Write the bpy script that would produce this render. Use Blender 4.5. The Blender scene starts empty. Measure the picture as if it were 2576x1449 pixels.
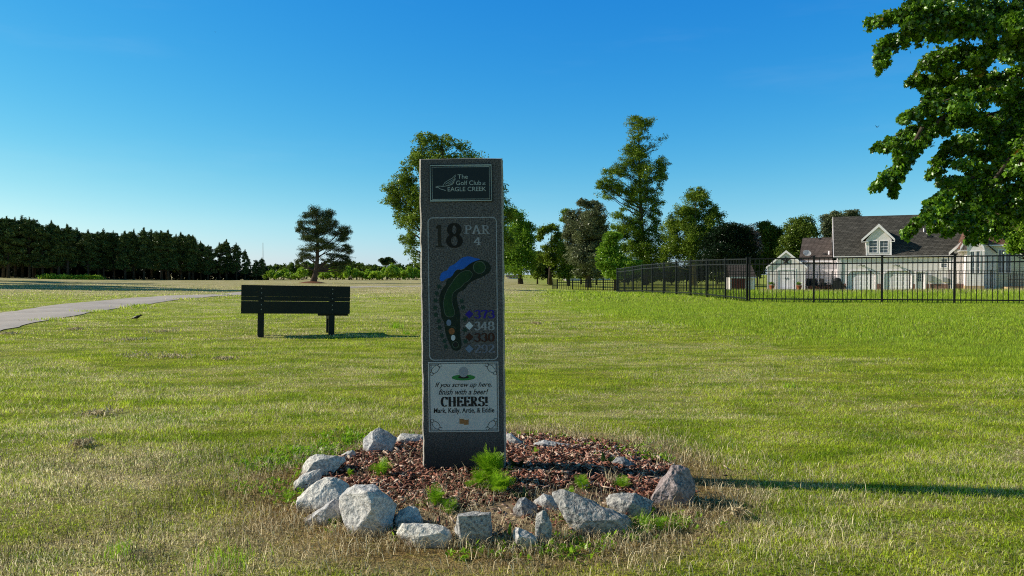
import bpy, bmesh, math, random
import numpy as np
from mathutils import Vector, Matrix, noise as mnoise

R = math.radians
rs = np.random.RandomState(7)
random.seed(7)
scn = bpy.context.scene
col = scn.collection
F = 1860.0            # focal length in units of a 2576-wide picture
CAMH = 1.0
PITCH = math.atan(34.5 / F)
SUN_EL, SUN_K = R(29), 0.105      # light travels along (1, -k)

# ------------------------------------------------------------------ helpers
def ray(x, y):
    d = Vector(((x - 1288) / F, (724.5 - y) / F, -1.0))
    rot = Matrix.Rotation(R(90) - PITCH, 3, 'X')
    return rot @ d
def at(x, y, Y):
    d = ray(x, y)
    return Vector((0, 0, CAMH)) + d * (Y / d.y)

def sst(a, b, x):
    t = np.clip((np.asarray(x, float) - a) / (b - a), 0, 1)
    return t * t * (3 - 2 * t)
_ng = rs.rand(128, 128)
def vnoise(x, y):
    x = np.asarray(x, float); y = np.asarray(y, float)
    xi = np.floor(x).astype(int); yi = np.floor(y).astype(int)
    fx = x - xi; fy = y - yi
    fx = fx * fx * (3 - 2 * fx); fy = fy * fy * (3 - 2 * fy)
    g = lambda a, b: _ng[a % 128, b % 128]
    return ((g(xi, yi) * (1 - fx) + g(xi + 1, yi) * fx) * (1 - fy)
            + (g(xi, yi + 1) * (1 - fx) + g(xi + 1, yi + 1) * fx) * fy)
BED = (-0.085, 3.62)
def zt(X, Y):
    X = np.asarray(X, float); Y = np.asarray(Y, float)
    z = -0.5 * sst(-6, 10, X) * sst(30, 72, Y)
    z = z + 0.009 * np.clip(-X - 15, 0, 90) * sst(25, 45, Y) * (1 - .9 * sst(-80, -50, X) * sst(70, 120, Y))
    r = np.hypot(X - BED[0], Y - BED[1])
    z = z + 0.032 * np.exp(-(r / .80) ** 4)
    z = z + (vnoise(X * .8 + 9, Y * .8) - .5) * .03 * sst(1.0, 2.5, r)
    z = z + (vnoise(X * .13 + 3, Y * .13) - .5) * .16 * sst(6, 16, r) * (1 - sst(80, 200, Y))
    return z
def zt1(X, Y): return float(zt(X, Y))

def tag(o, label=None, cat=None, group=None, kind=None):
    if label: o['label'] = label
    if cat: o['category'] = cat
    if group: o['group'] = group
    if kind: o['kind'] = kind
    return o
def empty(name, loc=(0, 0, 0), rz=0.0, label=None, cat=None, group=None):
    o = bpy.data.objects.new(name, None); col.objects.link(o)
    o.location = loc; o.rotation_euler = (0, 0, rz)
    o.empty_display_size = .1
    return tag(o, label, cat, group)
def link(name, me, mat, parent=None):
    if mat is not None and not me.materials: me.materials.append(mat)
    o = bpy.data.objects.new(name, me); col.objects.link(o)
    if parent is not None: o.parent = parent
    return o
def np_mesh(name, V, Fc, rnd=None, smooth=False):
    """V (n,3), Fc (m,k) all faces with k corners"""
    me = bpy.data.meshes.new(name)
    V = np.ascontiguousarray(V, np.float32); Fc = np.ascontiguousarray(Fc, np.int32)
    m, k = Fc.shape
    me.vertices.add(len(V)); me.vertices.foreach_set('co', V.ravel())
    me.loops.add(m * k); me.loops.foreach_set('vertex_index', Fc.ravel())
    me.polygons.add(m); me.polygons.foreach_set('loop_start', np.arange(0, m * k, k, dtype=np.int32))
    if smooth: me.polygons.foreach_set('use_smooth', np.ones(m, bool))
    if rnd is not None:
        a = me.attributes.new('rnd', 'FLOAT', 'POINT'); a.data.foreach_set('value', np.ascontiguousarray(rnd, np.float32))
    me.update(calc_edges=True)
    return me
def copy_tree(o, parent=None):
    c = o.copy(); col.objects.link(c)
    if parent is not None: c.parent = parent
    for ch in list(o.children): copy_tree(ch, c)
    return c

class MB:
    def __init__(s): s.v = []; s.f = []
    def add(s, vs, fs):
        n = len(s.v); s.v += [tuple(v) for v in vs]; s.f += [tuple(i + n for i in f) for f in fs]; return s
    def box(s, x0, x1, y0, y1, z0, z1, M=None):
        vs = [(x0, y0, z0), (x1, y0, z0), (x1, y1, z0), (x0, y1, z0), (x0, y0, z1), (x1, y0, z1), (x1, y1, z1), (x0, y1, z1)]
        if M is not None: vs = [M @ Vector(v) for v in vs]
        return s.add(vs, [(0, 3, 2, 1), (4, 5, 6, 7), (0, 1, 5, 4), (1, 2, 6, 5), (2, 3, 7, 6), (3, 0, 4, 7)])
    def prism(s, pts, ext):
        e = Vector(ext); n = len(pts); p = [Vector(q) for q in pts]
        vs = p + [q + e for q in p]
        fs = [tuple(range(n))[::-1], tuple(range(n, 2 * n))] + [(i, (i + 1) % n, n + (i + 1) % n, n + i) for i in range(n)]
        return s.add(vs, fs)
    def xzpoly(s, pts, y0, y1):           # polygon in the (x,z) plane, thickness in y
        return s.prism([(p[0], y0, p[1]) for p in pts], (0, y1 - y0, 0))
    def tube(s, pts, rad, k=6, caps=True):
        pts = [Vector(p) for p in pts]; n = len(pts)
        if not hasattr(rad, '__len__'): rad = [rad] * n
        vs = []
        for i, p in enumerate(pts):
            t = (pts[min(i + 1, n - 1)] - pts[max(i - 1, 0)])
            if t.length < 1e-9: t = Vector((0, 0, 1))
            t.normalize()
            a = t.cross(Vector((0, 1, 0)) if abs(t.y) < .9 else Vector((1, 0, 0))).normalized(); b = t.cross(a)
            for j in range(k):
                an = 2 * math.pi * j / k
                vs.append(p + (a * math.cos(an) + b * math.sin(an)) * rad[i])
        fs = [(i * k + j, i * k + (j + 1) % k, (i + 1) * k + (j + 1) % k, (i + 1) * k + j) for i in range(n - 1) for j in range(k)]
        if caps: fs += [tuple(range(k))[::-1], tuple(range((n - 1) * k, n * k))]
        return s.add(vs, fs)
    def lathe(s, prof, c=(0, 0, 0), k=16, axis='z', sx=1, sy=1):
        vs = []
        for r, h in prof:
            for j in range(k):
                a = 2 * math.pi * j / k
                p = (r * math.cos(a) * sx, r * math.sin(a) * sy, h)
                if axis == 'y': p = (p[0], h, p[1])
                vs.append((p[0] + c[0], p[1] + c[1], p[2] + c[2]))
        n = len(prof)
        fs = [(i * k + j, i * k + (j + 1) % k, (i + 1) * k + (j + 1) % k, (i + 1) * k + j) for i in range(n - 1) for j in range(k)]
        fs += [tuple(range(k))[::-1], tuple(range((n - 1) * k, n * k))]
        return s.add(vs, fs)
    def build(s, name, mat, parent=None, smooth=False, bevel=0.0):
        me = bpy.data.meshes.new(name); me.from_pydata([tuple(v) for v in s.v], [], s.f)
        bm = bmesh.new(); bm.from_mesh(me)
        bmesh.ops.recalc_face_normals(bm, faces=bm.faces)
        if bevel: bmesh.ops.bevel(bm, geom=list(bm.edges), offset=bevel, segments=2, affect='EDGES', clamp_overlap=True)
        bm.to_mesh(me); bm.free()
        if smooth:
            for p in me.polygons: p.use_smooth = True
        return link(name, me, mat, parent)

# ------------------------------------------------------------------ materials
def newmat(name):
    m = bpy.data.materials.new(name); m.use_nodes = True
    nt = m.node_tree; nt.nodes.clear()
    return m, nt, nt.nodes, nt.links
def N(ns, t, **kw):
    n = ns.new(t)
    for k, v in kw.items():
        if k.startswith('i_'):
            key = k[2:]; key = int(key) if key.isdigit() else key.replace('_', ' ')
            n.inputs[key].default_value = v
        else: setattr(n, k, v)
    return n
def math_(ns, ls, op, a, b=None, c=None, clamp=False):
    n = ns.new('ShaderNodeMath'); n.operation = op; n.use_clamp = clamp
    for i, q in enumerate((a, b, c)):
        if q is None: continue
        if isinstance(q, (int, float)): n.inputs[i].default_value = q
        else: ls.new(q, n.inputs[i])
    return n.outputs[0]
def mapr(ns, ls, v, a, b, c=0., d=1.):
    n = ns.new('ShaderNodeMapRange'); n.interpolation_type = 'SMOOTHSTEP'
    n.inputs[1].default_value = a; n.inputs[2].default_value = b; n.inputs[3].default_value = c; n.inputs[4].default_value = d
    ls.new(v, n.inputs[0]); return n.outputs[0]
def mixc(ns, ls, f, a, b, mode='MIX'):
    n = ns.new('ShaderNodeMix'); n.data_type = 'RGBA'; n.blend_type = mode
    for i, q in ((0, f), (6, a), (7, b)):
        if isinstance(q, (int, float)): n.inputs[i].default_value = q
        elif isinstance(q, tuple): n.inputs[i].default_value = q if len(q) == 4 else q + (1,)
        else: ls.new(q, n.inputs[i])
    return n.outputs[2]
def noise_(ns, ls, vec, scale, detail=3, rough=.55, out=0, dist=0.):
    n = ns.new('ShaderNodeTexNoise'); n.inputs['Scale'].default_value = scale
    n.inputs['Detail'].default_value = detail; n.inputs['Roughness'].default_value = rough
    n.inputs['Distortion'].default_value = dist
    if vec is not None: ls.new(vec, n.inputs['Vector'])
    return n.outputs[out]
def finish(ns, ls, colr, rough=.7, bump=None, bstr=.3, bdist=.01, spec=.3, metal=0.):
    b = ns.new('ShaderNodeBsdfPrincipled')
    if isinstance(colr, tuple): b.inputs['Base Color'].default_value = colr if len(colr) == 4 else colr + (1,)
    else: ls.new(colr, b.inputs['Base Color'])
    if isinstance(rough, (int, float)): b.inputs['Roughness'].default_value = rough
    else: ls.new(rough, b.inputs['Roughness'])
    b.inputs['Specular IOR Level'].default_value = spec; b.inputs['Metallic'].default_value = metal
    if bump is not None:
        n = ns.new('ShaderNodeBump'); n.inputs['Strength'].default_value = bstr; n.inputs['Distance'].default_value = bdist
        ls.new(bump, n.inputs['Height']); ls.new(n.outputs[0], b.inputs['Normal'])
    o = ns.new('ShaderNodeOutputMaterial'); ls.new(b.outputs[0], o.inputs[0])
def objco(ns): return ns.new('ShaderNodeTexCoord').outputs['Object']
def plain(name, c, rough=.6, var=.15, scale=20, bump=.1, bdist=.003, spec=.3, metal=0.):
    m, nt, ns, ls = newmat(name)
    v = objco(ns); n = noise_(ns, ls, v, scale, 5); n2 = noise_(ns, ls, v, scale * .13, 3)
    s = math_(ns, ls, 'ADD', math_(ns, ls, 'MULTIPLY', n, .6), math_(ns, ls, 'MULTIPLY', n2, .6))
    f = mapr(ns, ls, s, .3, .9, 0, 1)
    cc = mixc(ns, ls, f, tuple(q * (1 - var) for q in c), tuple(min(1, q * (1 + var)) for q in c))
    finish(ns, ls, cc, rough, n, bump, bdist, spec, metal)
    return m

def make_grass_group():
    g = bpy.data.node_groups.new('lawn_colour', 'ShaderNodeTree')
    g.interface.new_socket('Straw', in_out='OUTPUT', socket_type='NodeSocketFloat')
    g.interface.new_socket('Green', in_out='OUTPUT', socket_type='NodeSocketColor')
    g.interface.new_socket('Dry', in_out='OUTPUT', socket_type='NodeSocketColor')
    ns, ls = g.nodes, g.links
    geo = ns.new('ShaderNodeNewGeometry')
    sep = ns.new('ShaderNodeSeparateXYZ'); ls.new(geo.outputs['Position'], sep.inputs[0])
    X, Y = sep.outputs[0], sep.outputs[1]
    cmb = ns.new('ShaderNodeCombineXYZ'); ls.new(X, cmb.inputs[0]); ls.new(Y, cmb.inputs[1])
    P = cmb.outputs[0]
    def scaled(sx, sy):
        mp = ns.new('ShaderNodeMapping'); mp.inputs['Scale'].default_value = (sx, sy, 1); ls.new(P, mp.inputs[0]); return mp.outputs[0]
    a = noise_(ns, ls, scaled(.34, .8), 1.0, 4, .6, dist=1.2)
    b = noise_(ns, ls, scaled(1.5, 3.2), 1.0, 3, .6)
    c = noise_(ns, ls, P, 9., 3, .6)
    s = math_(ns, ls, 'ADD', math_(ns, ls, 'MULTIPLY', a, .7), math_(ns, ls, 'MULTIPLY', b, .5))
    s = math_(ns, ls, 'ADD', s, math_(ns, ls, 'MULTIPLY', c, .55))       # mean ~ .87
    # vivid zone to the right
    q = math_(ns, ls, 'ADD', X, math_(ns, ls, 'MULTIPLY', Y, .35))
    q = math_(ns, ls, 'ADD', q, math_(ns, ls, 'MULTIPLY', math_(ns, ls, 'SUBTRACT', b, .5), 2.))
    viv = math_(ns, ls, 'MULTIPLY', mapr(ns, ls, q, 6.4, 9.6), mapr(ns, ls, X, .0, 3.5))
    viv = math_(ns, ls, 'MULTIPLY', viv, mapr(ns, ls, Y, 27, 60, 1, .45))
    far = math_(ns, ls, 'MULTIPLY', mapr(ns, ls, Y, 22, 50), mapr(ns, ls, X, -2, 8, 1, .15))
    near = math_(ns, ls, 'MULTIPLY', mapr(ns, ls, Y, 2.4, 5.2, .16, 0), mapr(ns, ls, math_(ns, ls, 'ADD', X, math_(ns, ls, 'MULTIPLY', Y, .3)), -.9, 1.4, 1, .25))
    # brown strip round the bed
    dx = math_(ns, ls, 'SUBTRACT', X, BED[0]); dy = math_(ns, ls, 'SUBTRACT', Y, BED[1])
    r = math_(ns, ls, 'SQRT', math_(ns, ls, 'ADD', math_(ns, ls, 'MULTIPLY', dx, dx), math_(ns, ls, 'MULTIPLY', dy, dy)))
    ring = mapr(ns, ls, math_(ns, ls, 'ADD', r, math_(ns, ls, 'MULTIPLY', b, .5)), 1.15, 1.6, .5, 0)
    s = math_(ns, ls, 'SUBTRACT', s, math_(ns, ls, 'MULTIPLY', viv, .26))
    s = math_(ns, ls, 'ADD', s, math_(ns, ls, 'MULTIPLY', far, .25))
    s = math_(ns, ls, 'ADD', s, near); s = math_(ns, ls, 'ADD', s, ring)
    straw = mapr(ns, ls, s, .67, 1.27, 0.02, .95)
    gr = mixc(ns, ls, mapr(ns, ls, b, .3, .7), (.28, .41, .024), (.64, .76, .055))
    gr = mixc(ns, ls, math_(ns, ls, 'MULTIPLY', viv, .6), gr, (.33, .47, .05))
    dry = mixc(ns, ls, mapr(ns, ls, a, .35, .65), (.58, .49, .27), (.86, .75, .48))
    dry = mixc(ns, ls, mapr(ns, ls, math_(ns, ls, 'ADD', r, math_(ns, ls, 'MULTIPLY', c, .5)), 1.05, 1.7, .75, 0), dry, (.40, .21, .08))
    out = ns.new('NodeGroupOutput')
    ls.new(straw, out.inputs[0]); ls.new(gr, out.inputs[1]); ls.new(dry, out.inputs[2])
    return g
GG = make_grass_group()

def mat_ground():
    m, nt, ns, ls = newmat('lawn_ground')
    g = ns.new('ShaderNodeGroup'); g.node_tree = GG
    geo = ns.new('ShaderNodeNewGeometry'); P = geo.outputs['Position']
    sep = ns.new('ShaderNodeSeparateXYZ'); ls.new(P, sep.inputs[0])
    n = noise_(ns, ls, P, 7, 8, .75); n2 = noise_(ns, ls, P, 45, 4, .7)
    nn = math_(ns, ls, 'ADD', math_(ns, ls, 'MULTIPLY', n, .5), math_(ns, ls, 'MULTIPLY', n2, .5))
    f = math_(ns, ls, 'SUBTRACT', g.outputs[0], mapr(ns, ls, nn, .3, .7, -.5, .5), clamp=True)
    c = mixc(ns, ls, f, g.outputs[1], g.outputs[2])
    dark = mapr(ns, ls, n2, .35, .65, .6, 1.15)
    # near soil and thatch under the blades, darkened to paint deep gaps between them
    nearf = mapr(ns, ls, sep.outputs[1], 6, 28, 0, 1)
    sc = mixc(ns, ls, nearf, (.64, .60, .45), (.86, .82, .78))
    c = mixc(ns, ls, 1.0, c, sc, 'MULTIPLY')
    cm = ns.new('ShaderNodeVectorMath'); cm.operation = 'SCALE'; ls.new(c, cm.inputs[0]); ls.new(dark, cm.inputs['Scale'])
    finish(ns, ls, cm.outputs[0], .95, nn, .9, .06, .05)
    return m
def mat_blade(name='grass_blade', bright=1.0, mode='lawn'):
    m, nt, ns, ls = newmat(name)
    at_ = ns.new('ShaderNodeAttribute'); at_.attribute_name = 'rnd'; r = at_.outputs['Fac']
    if mode == 'lawn':
        g = ns.new('ShaderNodeGroup'); g.node_tree = GG
        wn = ns.new('ShaderNodeTexWhiteNoise'); wn.noise_dimensions = '1D'; ls.new(math_(ns, ls, 'MULTIPLY', r, 91.7), wn.inputs['W'])
        f = mapr(ns, ls, math_(ns, ls, 'SUBTRACT', g.outputs[0], wn.outputs[0]), -.12, .12)
        c = mixc(ns, ls, f, g.outputs[1], g.outputs[2])
    elif mode == 'dry':
        c = mixc(ns, ls, r, (.32, .24, .12), (.85, .72, .46))
    elif mode == 'brown':
        c = mixc(ns, ls, r, (.10, .075, .04), (.34, .27, .16))
    sc = math_(ns, ls, 'MULTIPLY', mapr(ns, ls, r, 0, 1, .6, 1.45), bright)
    cm = ns.new('ShaderNodeVectorMath'); cm.operation = 'SCALE'; ls.new(c, cm.inputs[0]); ls.new(sc, cm.inputs['Scale'])
    d = ns.new('ShaderNodeBsdfDiffuse'); t = ns.new('ShaderNodeBsdfTranslucent')
    ls.new(cm.outputs[0], d.inputs[0]); ls.new(cm.outputs[0], t.inputs[0])
    mx = ns.new('ShaderNodeMixShader'); mx.inputs[0].default_value = .5 if mode == 'lawn' else .15
    ls.new(d.outputs[0], mx.inputs[1]); ls.new(t.outputs[0], mx.inputs[2])
    o = ns.new('ShaderNodeOutputMaterial'); ls.new(mx.outputs[0], o.inputs[0])
    return m
def mat_leaf(name, dark, light, trans=.35, gloss=.03, accent=None, tc=None):
    m, nt, ns, ls = newmat(name)
    at_ = ns.new('ShaderNodeAttribute'); at_.attribute_name = 'rnd'; r = at_.outputs['Fac']
    c = mixc(ns, ls, mapr(ns, ls, r, 0, 1), dark, light)
    if accent:
        v = objco(ns); q = noise_(ns, ls, v, accent[1], 2)
        c = mixc(ns, ls, math_(ns, ls, 'MULTIPLY', mapr(ns, ls, q, accent[2], accent[2] + .06), mapr(ns, ls, r, .3, .9)), c, accent[0])
    d = ns.new('ShaderNodeBsdfDiffuse'); t = ns.new('ShaderNodeBsdfTranslucent'); gl = ns.new('ShaderNodeBsdfGlossy'); gl.inputs['Roughness'].default_value = .35
    ls.new(c, d.inputs[0])
    if tc: ct = mixc(ns, ls, 1.0, c, tc, 'MULTIPLY'); ls.new(ct, t.inputs[0])
    else: ls.new(c, t.inputs[0])
    mx = ns.new('ShaderNodeMixShader'); mx.inputs[0].default_value = trans
    ls.new(d.outputs[0], mx.inputs[1]); ls.new(t.outputs[0], mx.inputs[2])
    m2 = ns.new('ShaderNodeMixShader'); m2.inputs[0].default_value = gloss
    ls.new(mx.outputs[0], m2.inputs[1]); ls.new(gl.outputs[0], m2.inputs[2])
    o = ns.new('ShaderNodeOutputMaterial'); ls.new(m2.outputs[0], o.inputs[0])
    return m
def mat_granite(name, base, dark, spk=140, bstr=.5, bd=.006, big=3., tint=None, foot_col=None, mr=(.25, .12, .40)):
    m, nt, ns, ls = newmat(name)
    v = objco(ns)
    n = noise_(ns, ls, v, spk, 4, .7); n2 = noise_(ns, ls, v, big, 6, .65); n3 = noise_(ns, ls, v, spk * .25, 4, .7)
    c = mixc(ns, ls, mapr(ns, ls, n, .36, .62), dark, base)
    c = mixc(ns, ls, mapr(ns, ls, n3, .50, .72, 0, .45), c, tuple(q * 1.35 for q in base))
    c = mixc(ns, ls, mapr(ns, ls, n2, .35, .7, 0, .55), c, tuple(q * .55 for q in base))
    if tint: c = mixc(ns, ls, mapr(ns, ls, noise_(ns, ls, v, big * 1.7, 3), .5, .7, 0, .6), c, tint)
    if foot_col:  # colour blended in towards the foot: darker on the slab, dirt on the stones
        sp = ns.new('ShaderNodeSeparateXYZ'); ls.new(v, sp.inputs[0])
        k = math_(ns, ls, 'ADD', sp.outputs[2], math_(ns, ls, 'MULTIPLY', n2, mr[0]))
        c = mixc(ns, ls, mapr(ns, ls, k, mr[1], mr[2], .85, 0), c, foot_col)
    oi = ns.new('ShaderNodeObjectInfo'); c = mixc(ns, ls, 1.0, c, mixc(ns, ls, oi.outputs['Random'], (.80, .80, .84), (1.1, 1.07, 1.0)), 'MULTIPLY')
    h = math_(ns, ls, 'ADD', math_(ns, ls, 'MULTIPLY', n3, .6), math_(ns, ls, 'MULTIPLY', n, .4))
    finish(ns, ls, c, .85, h, bstr, bd, .25)
    return m
def mat_siding(name, c, step=.115):
    m, nt, ns, ls = newmat(name)
    v = objco(ns); sp = ns.new('ShaderNodeSeparateXYZ'); ls.new(v, sp.inputs[0])
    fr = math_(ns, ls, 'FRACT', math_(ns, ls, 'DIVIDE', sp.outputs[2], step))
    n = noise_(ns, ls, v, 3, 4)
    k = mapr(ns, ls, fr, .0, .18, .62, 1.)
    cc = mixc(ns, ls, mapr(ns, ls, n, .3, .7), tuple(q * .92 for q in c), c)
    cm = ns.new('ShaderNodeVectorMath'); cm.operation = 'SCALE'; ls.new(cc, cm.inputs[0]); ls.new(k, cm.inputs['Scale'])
    finish(ns, ls, cm.outputs[0], .55, fr, .6, .02, .3)
    return m
def mat_shingle(name, c1, c2):
    m, nt, ns, ls = newmat(name)
    v = objco(ns); sp = ns.new('ShaderNodeSeparateXYZ'); ls.new(v, sp.inputs[0])
    cb = ns.new('ShaderNodeCombineXYZ'); ls.new(math_(ns, ls, 'ADD', sp.outputs[0], math_(ns, ls, 'MULTIPLY', sp.outputs[1], .6)), cb.inputs[0]); ls.new(math_(ns, ls, 'MULTIPLY', sp.outputs[2], 1.5), cb.inputs[1])
    br = ns.new('ShaderNodeTexBrick'); ls.new(cb.outputs[0], br.inputs['Vector'])
    br.inputs['Color1'].default_value = c1 + (1,); br.inputs['Color2'].default_value = c2 + (1,); br.inputs['Mortar'].default_value = tuple(q * .35 for q in c1) + (1,)
    br.inputs['Scale'].default_value = 1; br.inputs['Brick Width'].default_value = .42; br.inputs['Row Height'].default_value = .2; br.inputs['Mortar Size'].default_value = .022; br.inputs['Bias'].default_value = -.1
    n = noise_(ns, ls, v, .9, 5, .6)
    c = mixc(ns, ls, 1., br.outputs[0], mixc(ns, ls, n, (.6, .6, .6), (1.35, 1.35, 1.35)), 'MULTIPLY')
    finish(ns, ls, c, .9, br.outputs[1], .4, .01, .15)
    return m
def mat_brick(name):
    m, nt, ns, ls = newmat(name)
    v = objco(ns); sp = ns.new('ShaderNodeSeparateXYZ'); ls.new(v, sp.inputs[0])
    cb = ns.new('ShaderNodeCombineXYZ'); ls.new(math_(ns, ls, 'ADD', sp.outputs[0], sp.outputs[1]), cb.inputs[0]); ls.new(sp.outputs[2], cb.inputs[1])
    br = ns.new('ShaderNodeTexBrick'); ls.new(cb.outputs[0], br.inputs['Vector'])
    br.inputs['Color1'].default_value = (.22, .06, .04, 1); br.inputs['Color2'].default_value = (.13, .05, .035, 1); br.inputs['Mortar'].default_value = (.35, .3, .26, 1)
    br.inputs['Scale'].default_value = 1; br.inputs['Brick Width'].default_value = .22; br.inputs['Row Height'].default_value = .08; br.inputs['Mortar Size'].default_value = .01
    finish(ns, ls, br.outputs[0], .9)
    return m
def mat_mulch():
    m, nt, ns, ls = newmat('wood_chips')
    at_ = ns.new('ShaderNodeAttribute'); at_.attribute_name = 'rnd'; r = at_.outputs['Fac']
    rp = ns.new('ShaderNodeValToRGB'); e = rp.color_ramp.elements
    e[0].position = 0; e[0].color = (.07, .03, .02, 1); e[1].position = 1; e[1].color = (.9, .66, .52, 1)
    for p, c in ((.3, (.20, .075, .05, 1)), (.52, (.46, .18, .12, 1)), (.76, (.68, .36, .26, 1)), (.88, (.78, .6, .46, 1))):
        q = rp.color_ramp.elements.new(p); q.color = c
    ls.new(r, rp.inputs[0])
    n = noise_(ns, ls, objco(ns), 90, 4, .7)
    c = mixc(ns, ls, mapr(ns, ls, n, .3, .7, 0, .5), rp.outputs[0], (.05, .03, .02))
    finish(ns, ls, c, .9, n, .5, .004, .15)
    return m

M = {}
M['ground'] = mat_ground()
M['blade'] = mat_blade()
M['dryblade'] = mat_blade('straw_blade', 1., 'dry')
M['brownblade'] = mat_blade('dead_stem', 1., 'brown')
M['path'] = plain('path_concrete', (.52, .45, .39), .9, .22, 6, .3, .01)
M['slab'] = mat_granite('sign_granite', (.175, .175, .178), (.025, .025, .025), 150, .35, .003, 4., None, (.028, .026, .024))
M['slab_edge'] = mat_granite('sign_granite_edge', (.5, .48, .44), (.2, .2, .19), 110, .6, .006, 6.)
M['rock'] = mat_granite('bed_granite', (.84, .82, .78), (.34, .34, .34), 75, .8, .012, 9., None, (.20, .14, .09), (.12, .055, .10))
M['rock_pink'] = mat_granite('pink_granite', (.60, .49, .45), (.2, .17, .16), 70, .9, .014, 8., (.3, .2, .18))
M['rock_dark'] = mat_granite('dark_granite', (.56, .55, .53), (.14, .14, .15), 70, .9, .014, 9., None, (.16, .11, .07), (.12, .055, .10))
M['mulch'] = mat_mulch()
def mat_soil():
    m, nt, ns, ls = newmat('bed_soil'); v = objco(ns); sp_ = ns.new('ShaderNodeSeparateXYZ'); ls.new(v, sp_.inputs[0]); n = noise_(ns, ls, v, 30, 5); n2 = noise_(ns, ls, v, 5, 4)
    c = mixc(ns, ls, n, (.05, .025, .018), (.14, .08, .055))
    f = mapr(ns, ls, math_(ns, ls, 'ADD', sp_.outputs[1], math_(ns, ls, 'MULTIPLY', n2, .6)), 3.3, 3.65, 1, 0)
    c = mixc(ns, ls, f, c, mixc(ns, ls, n, (.16, .10, .06), (.46, .36, .22))); finish(ns, ls, c, .95, n, .8, .02, .1); return m
M['soil'] = mat_soil()
M['dirt'] = plain('dry_clippings', (.17, .11, .07), .95, .4, 40, .8, .02, .1)
M['plaque'] = plain('plaque_black', (.006, .012, .012), .35, .2, 8, .02)
M['engr'] = plain('engraved_white', (.34, .37, .4), .8, .45, 60, .5, .002)
M['plaqline'] = plain('plaque_silver', (.42, .5, .47), .5, .1, 20, .02)
M['num_black'] = plain('worn_black_paint', (.012, .012, .010), .8, .6, 70, .5, .002)
M['num_white'] = plain('worn_white_paint', (.28, .3, .33), .8, .5, 60, .5, .002)
M['water_blue'] = plain('blue_paint', (.012, .12, .55), .7, .2, 60, .3, .002)
M['rough_green'] = plain('dark_green_paint', (.010, .022, .014), .8, .5, 60, .5, .002)
M['fairway'] = plain('fairway_green_paint', (.014, .05, .018), .8, .3, 60, .4, .002)
M['outline'] = plain('outline_paint', (.10, .13, .10), .8, .4, 60, .4, .002)
M['star'] = plain('tree_mark_paint', (.016, .05, .035), .8, .4, 60, .4, .002)
M['navy'] = plain('navy_paint', (.02, .012, .26), .7, .3, 60, .3, .002)
M['white_p'] = plain('white_paint', (.55, .62, .68), .7, .2, 60, .3, .002)
M['brown_p'] = plain('brown_paint', (.05, .016, .008), .7, .4, 60, .3, .002)
M['steel_p'] = plain('faded_blue_paint', (.14, .2, .3), .7, .3, 60, .3, .002)
M['dull_p'] = plain('faded_grey_paint', (.19, .21, .27), .8, .4, 60, .3, .002)
M['orange_p'] = plain('orange_paint', (.22, .09, .03), .7, .3, 60, .3, .002)
M['panel'] = plain('white_panel', (.56, .57, .57), .4, .12, 14, .05)
M['ink'] = plain('black_ink', (.008, .008, .010), .5, .1, 20, .02)
M['ball'] = plain('ball_grey', (.30, .32, .36), .5, .1, 60, .2)
M['cup_green'] = plain('printed_green', (.03, .22, .05), .5, .15, 20, .02)
M['beer'] = plain('printed_beer', (.36, .17, .06), .5, .3, 40, .02)
M['foam'] = plain('printed_foam', (.6, .58, .55), .5, .1, 40, .02)
M['bench'] = plain('dark_green_planks', (.006, .011, .009), .55, .5, 14, .3, .004, .3)
M['bolt'] = plain('steel_bolt', (.25, .25, .24), .4, .2, 40, .1, .002, .5, .6)
M['fence'] = plain('black_metal', (.010, .010, .011), .4, .2, 20, .05)
M['siding'] = mat_siding('grey_siding', (.95, .87, .87))
M['siding_w'] = mat_siding('white_siding', (.96, .88, .9), .19)
M['siding_y'] = mat_siding('cream_siding', (.78, .74, .56), .19)
M['white'] = plain('white_trim', (.96, .89, .91), .5, .05, 8, .05)
M['door_w'] = plain('white_door', (.96, .90, .92), .45, .04, 8, .05)
M['roof'] = mat_shingle('charcoal_shingles', (.066, .062, .054), (.125, .115, .10))
M['roof_b'] = mat_shingle('brown_grey_shingles', (.10, .08, .07), (.15, .12, .11))
M['roof_r'] = mat_shingle('brown_shingles', (.16, .08, .06), (.24, .13, .10))
M['brick'] = mat_brick('red_brick')
M['tanbrick'] = plain('tan_brick', (.5, .36, .22), .9, .25, 12, .2)
M['glass'] = plain('window_glass', (.05, .075, .11), .12, .3, 1.5, .0, .001, .8)
M['red'] = plain('red_door', (.16, .025, .018), .7, .2, 10, .1)
M['terracotta'] = plain('terracotta', (.35, .10, .04), .8, .2, 10, .1)
M['dish'] = plain('dish_grey', (.6, .6, .6), .5, .05, 10, .02)
M['darkobj'] = plain('dark_patio', (.02, .02, .022), .6, .3, 10, .1)
M['bark'] = plain('bark', (.075, .06, .045), .95, .5, 14, .9, .03, .1)
M['bark_pine'] = plain('pine_bark', (.10, .075, .058), .95, .5, 10, .9, .03, .1)
M['bark_l'] = plain('pale_bark', (.30, .25, .19), .95, .35, 10, .8, .02, .1)
M['pinebed'] = plain('pine_straw', (.2, .09, .045), .95, .4, 8, .4, .02, .1)
M['bird'] = plain('black_feathers', (.012, .010, .012), .4, .3, 30, .1)
M['greymetal'] = plain('grey_metal', (.35, .36, .36), .5, .15, 6, .05)
M['lf_maple'] = mat_leaf('maple_leaves', (.022, .07, .005), (.20, .40, .018), .34, .05, ((.42, .13, .03), 1.6, .66))
M['lf_poplar'] = mat_leaf('poplar_leaves', (.06, .12, .012), (.34, .46, .05), .3)
M['lf_bright'] = mat_leaf('bright_leaves', (.09, .20, .015), (.36, .56, .05), .3)
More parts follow.
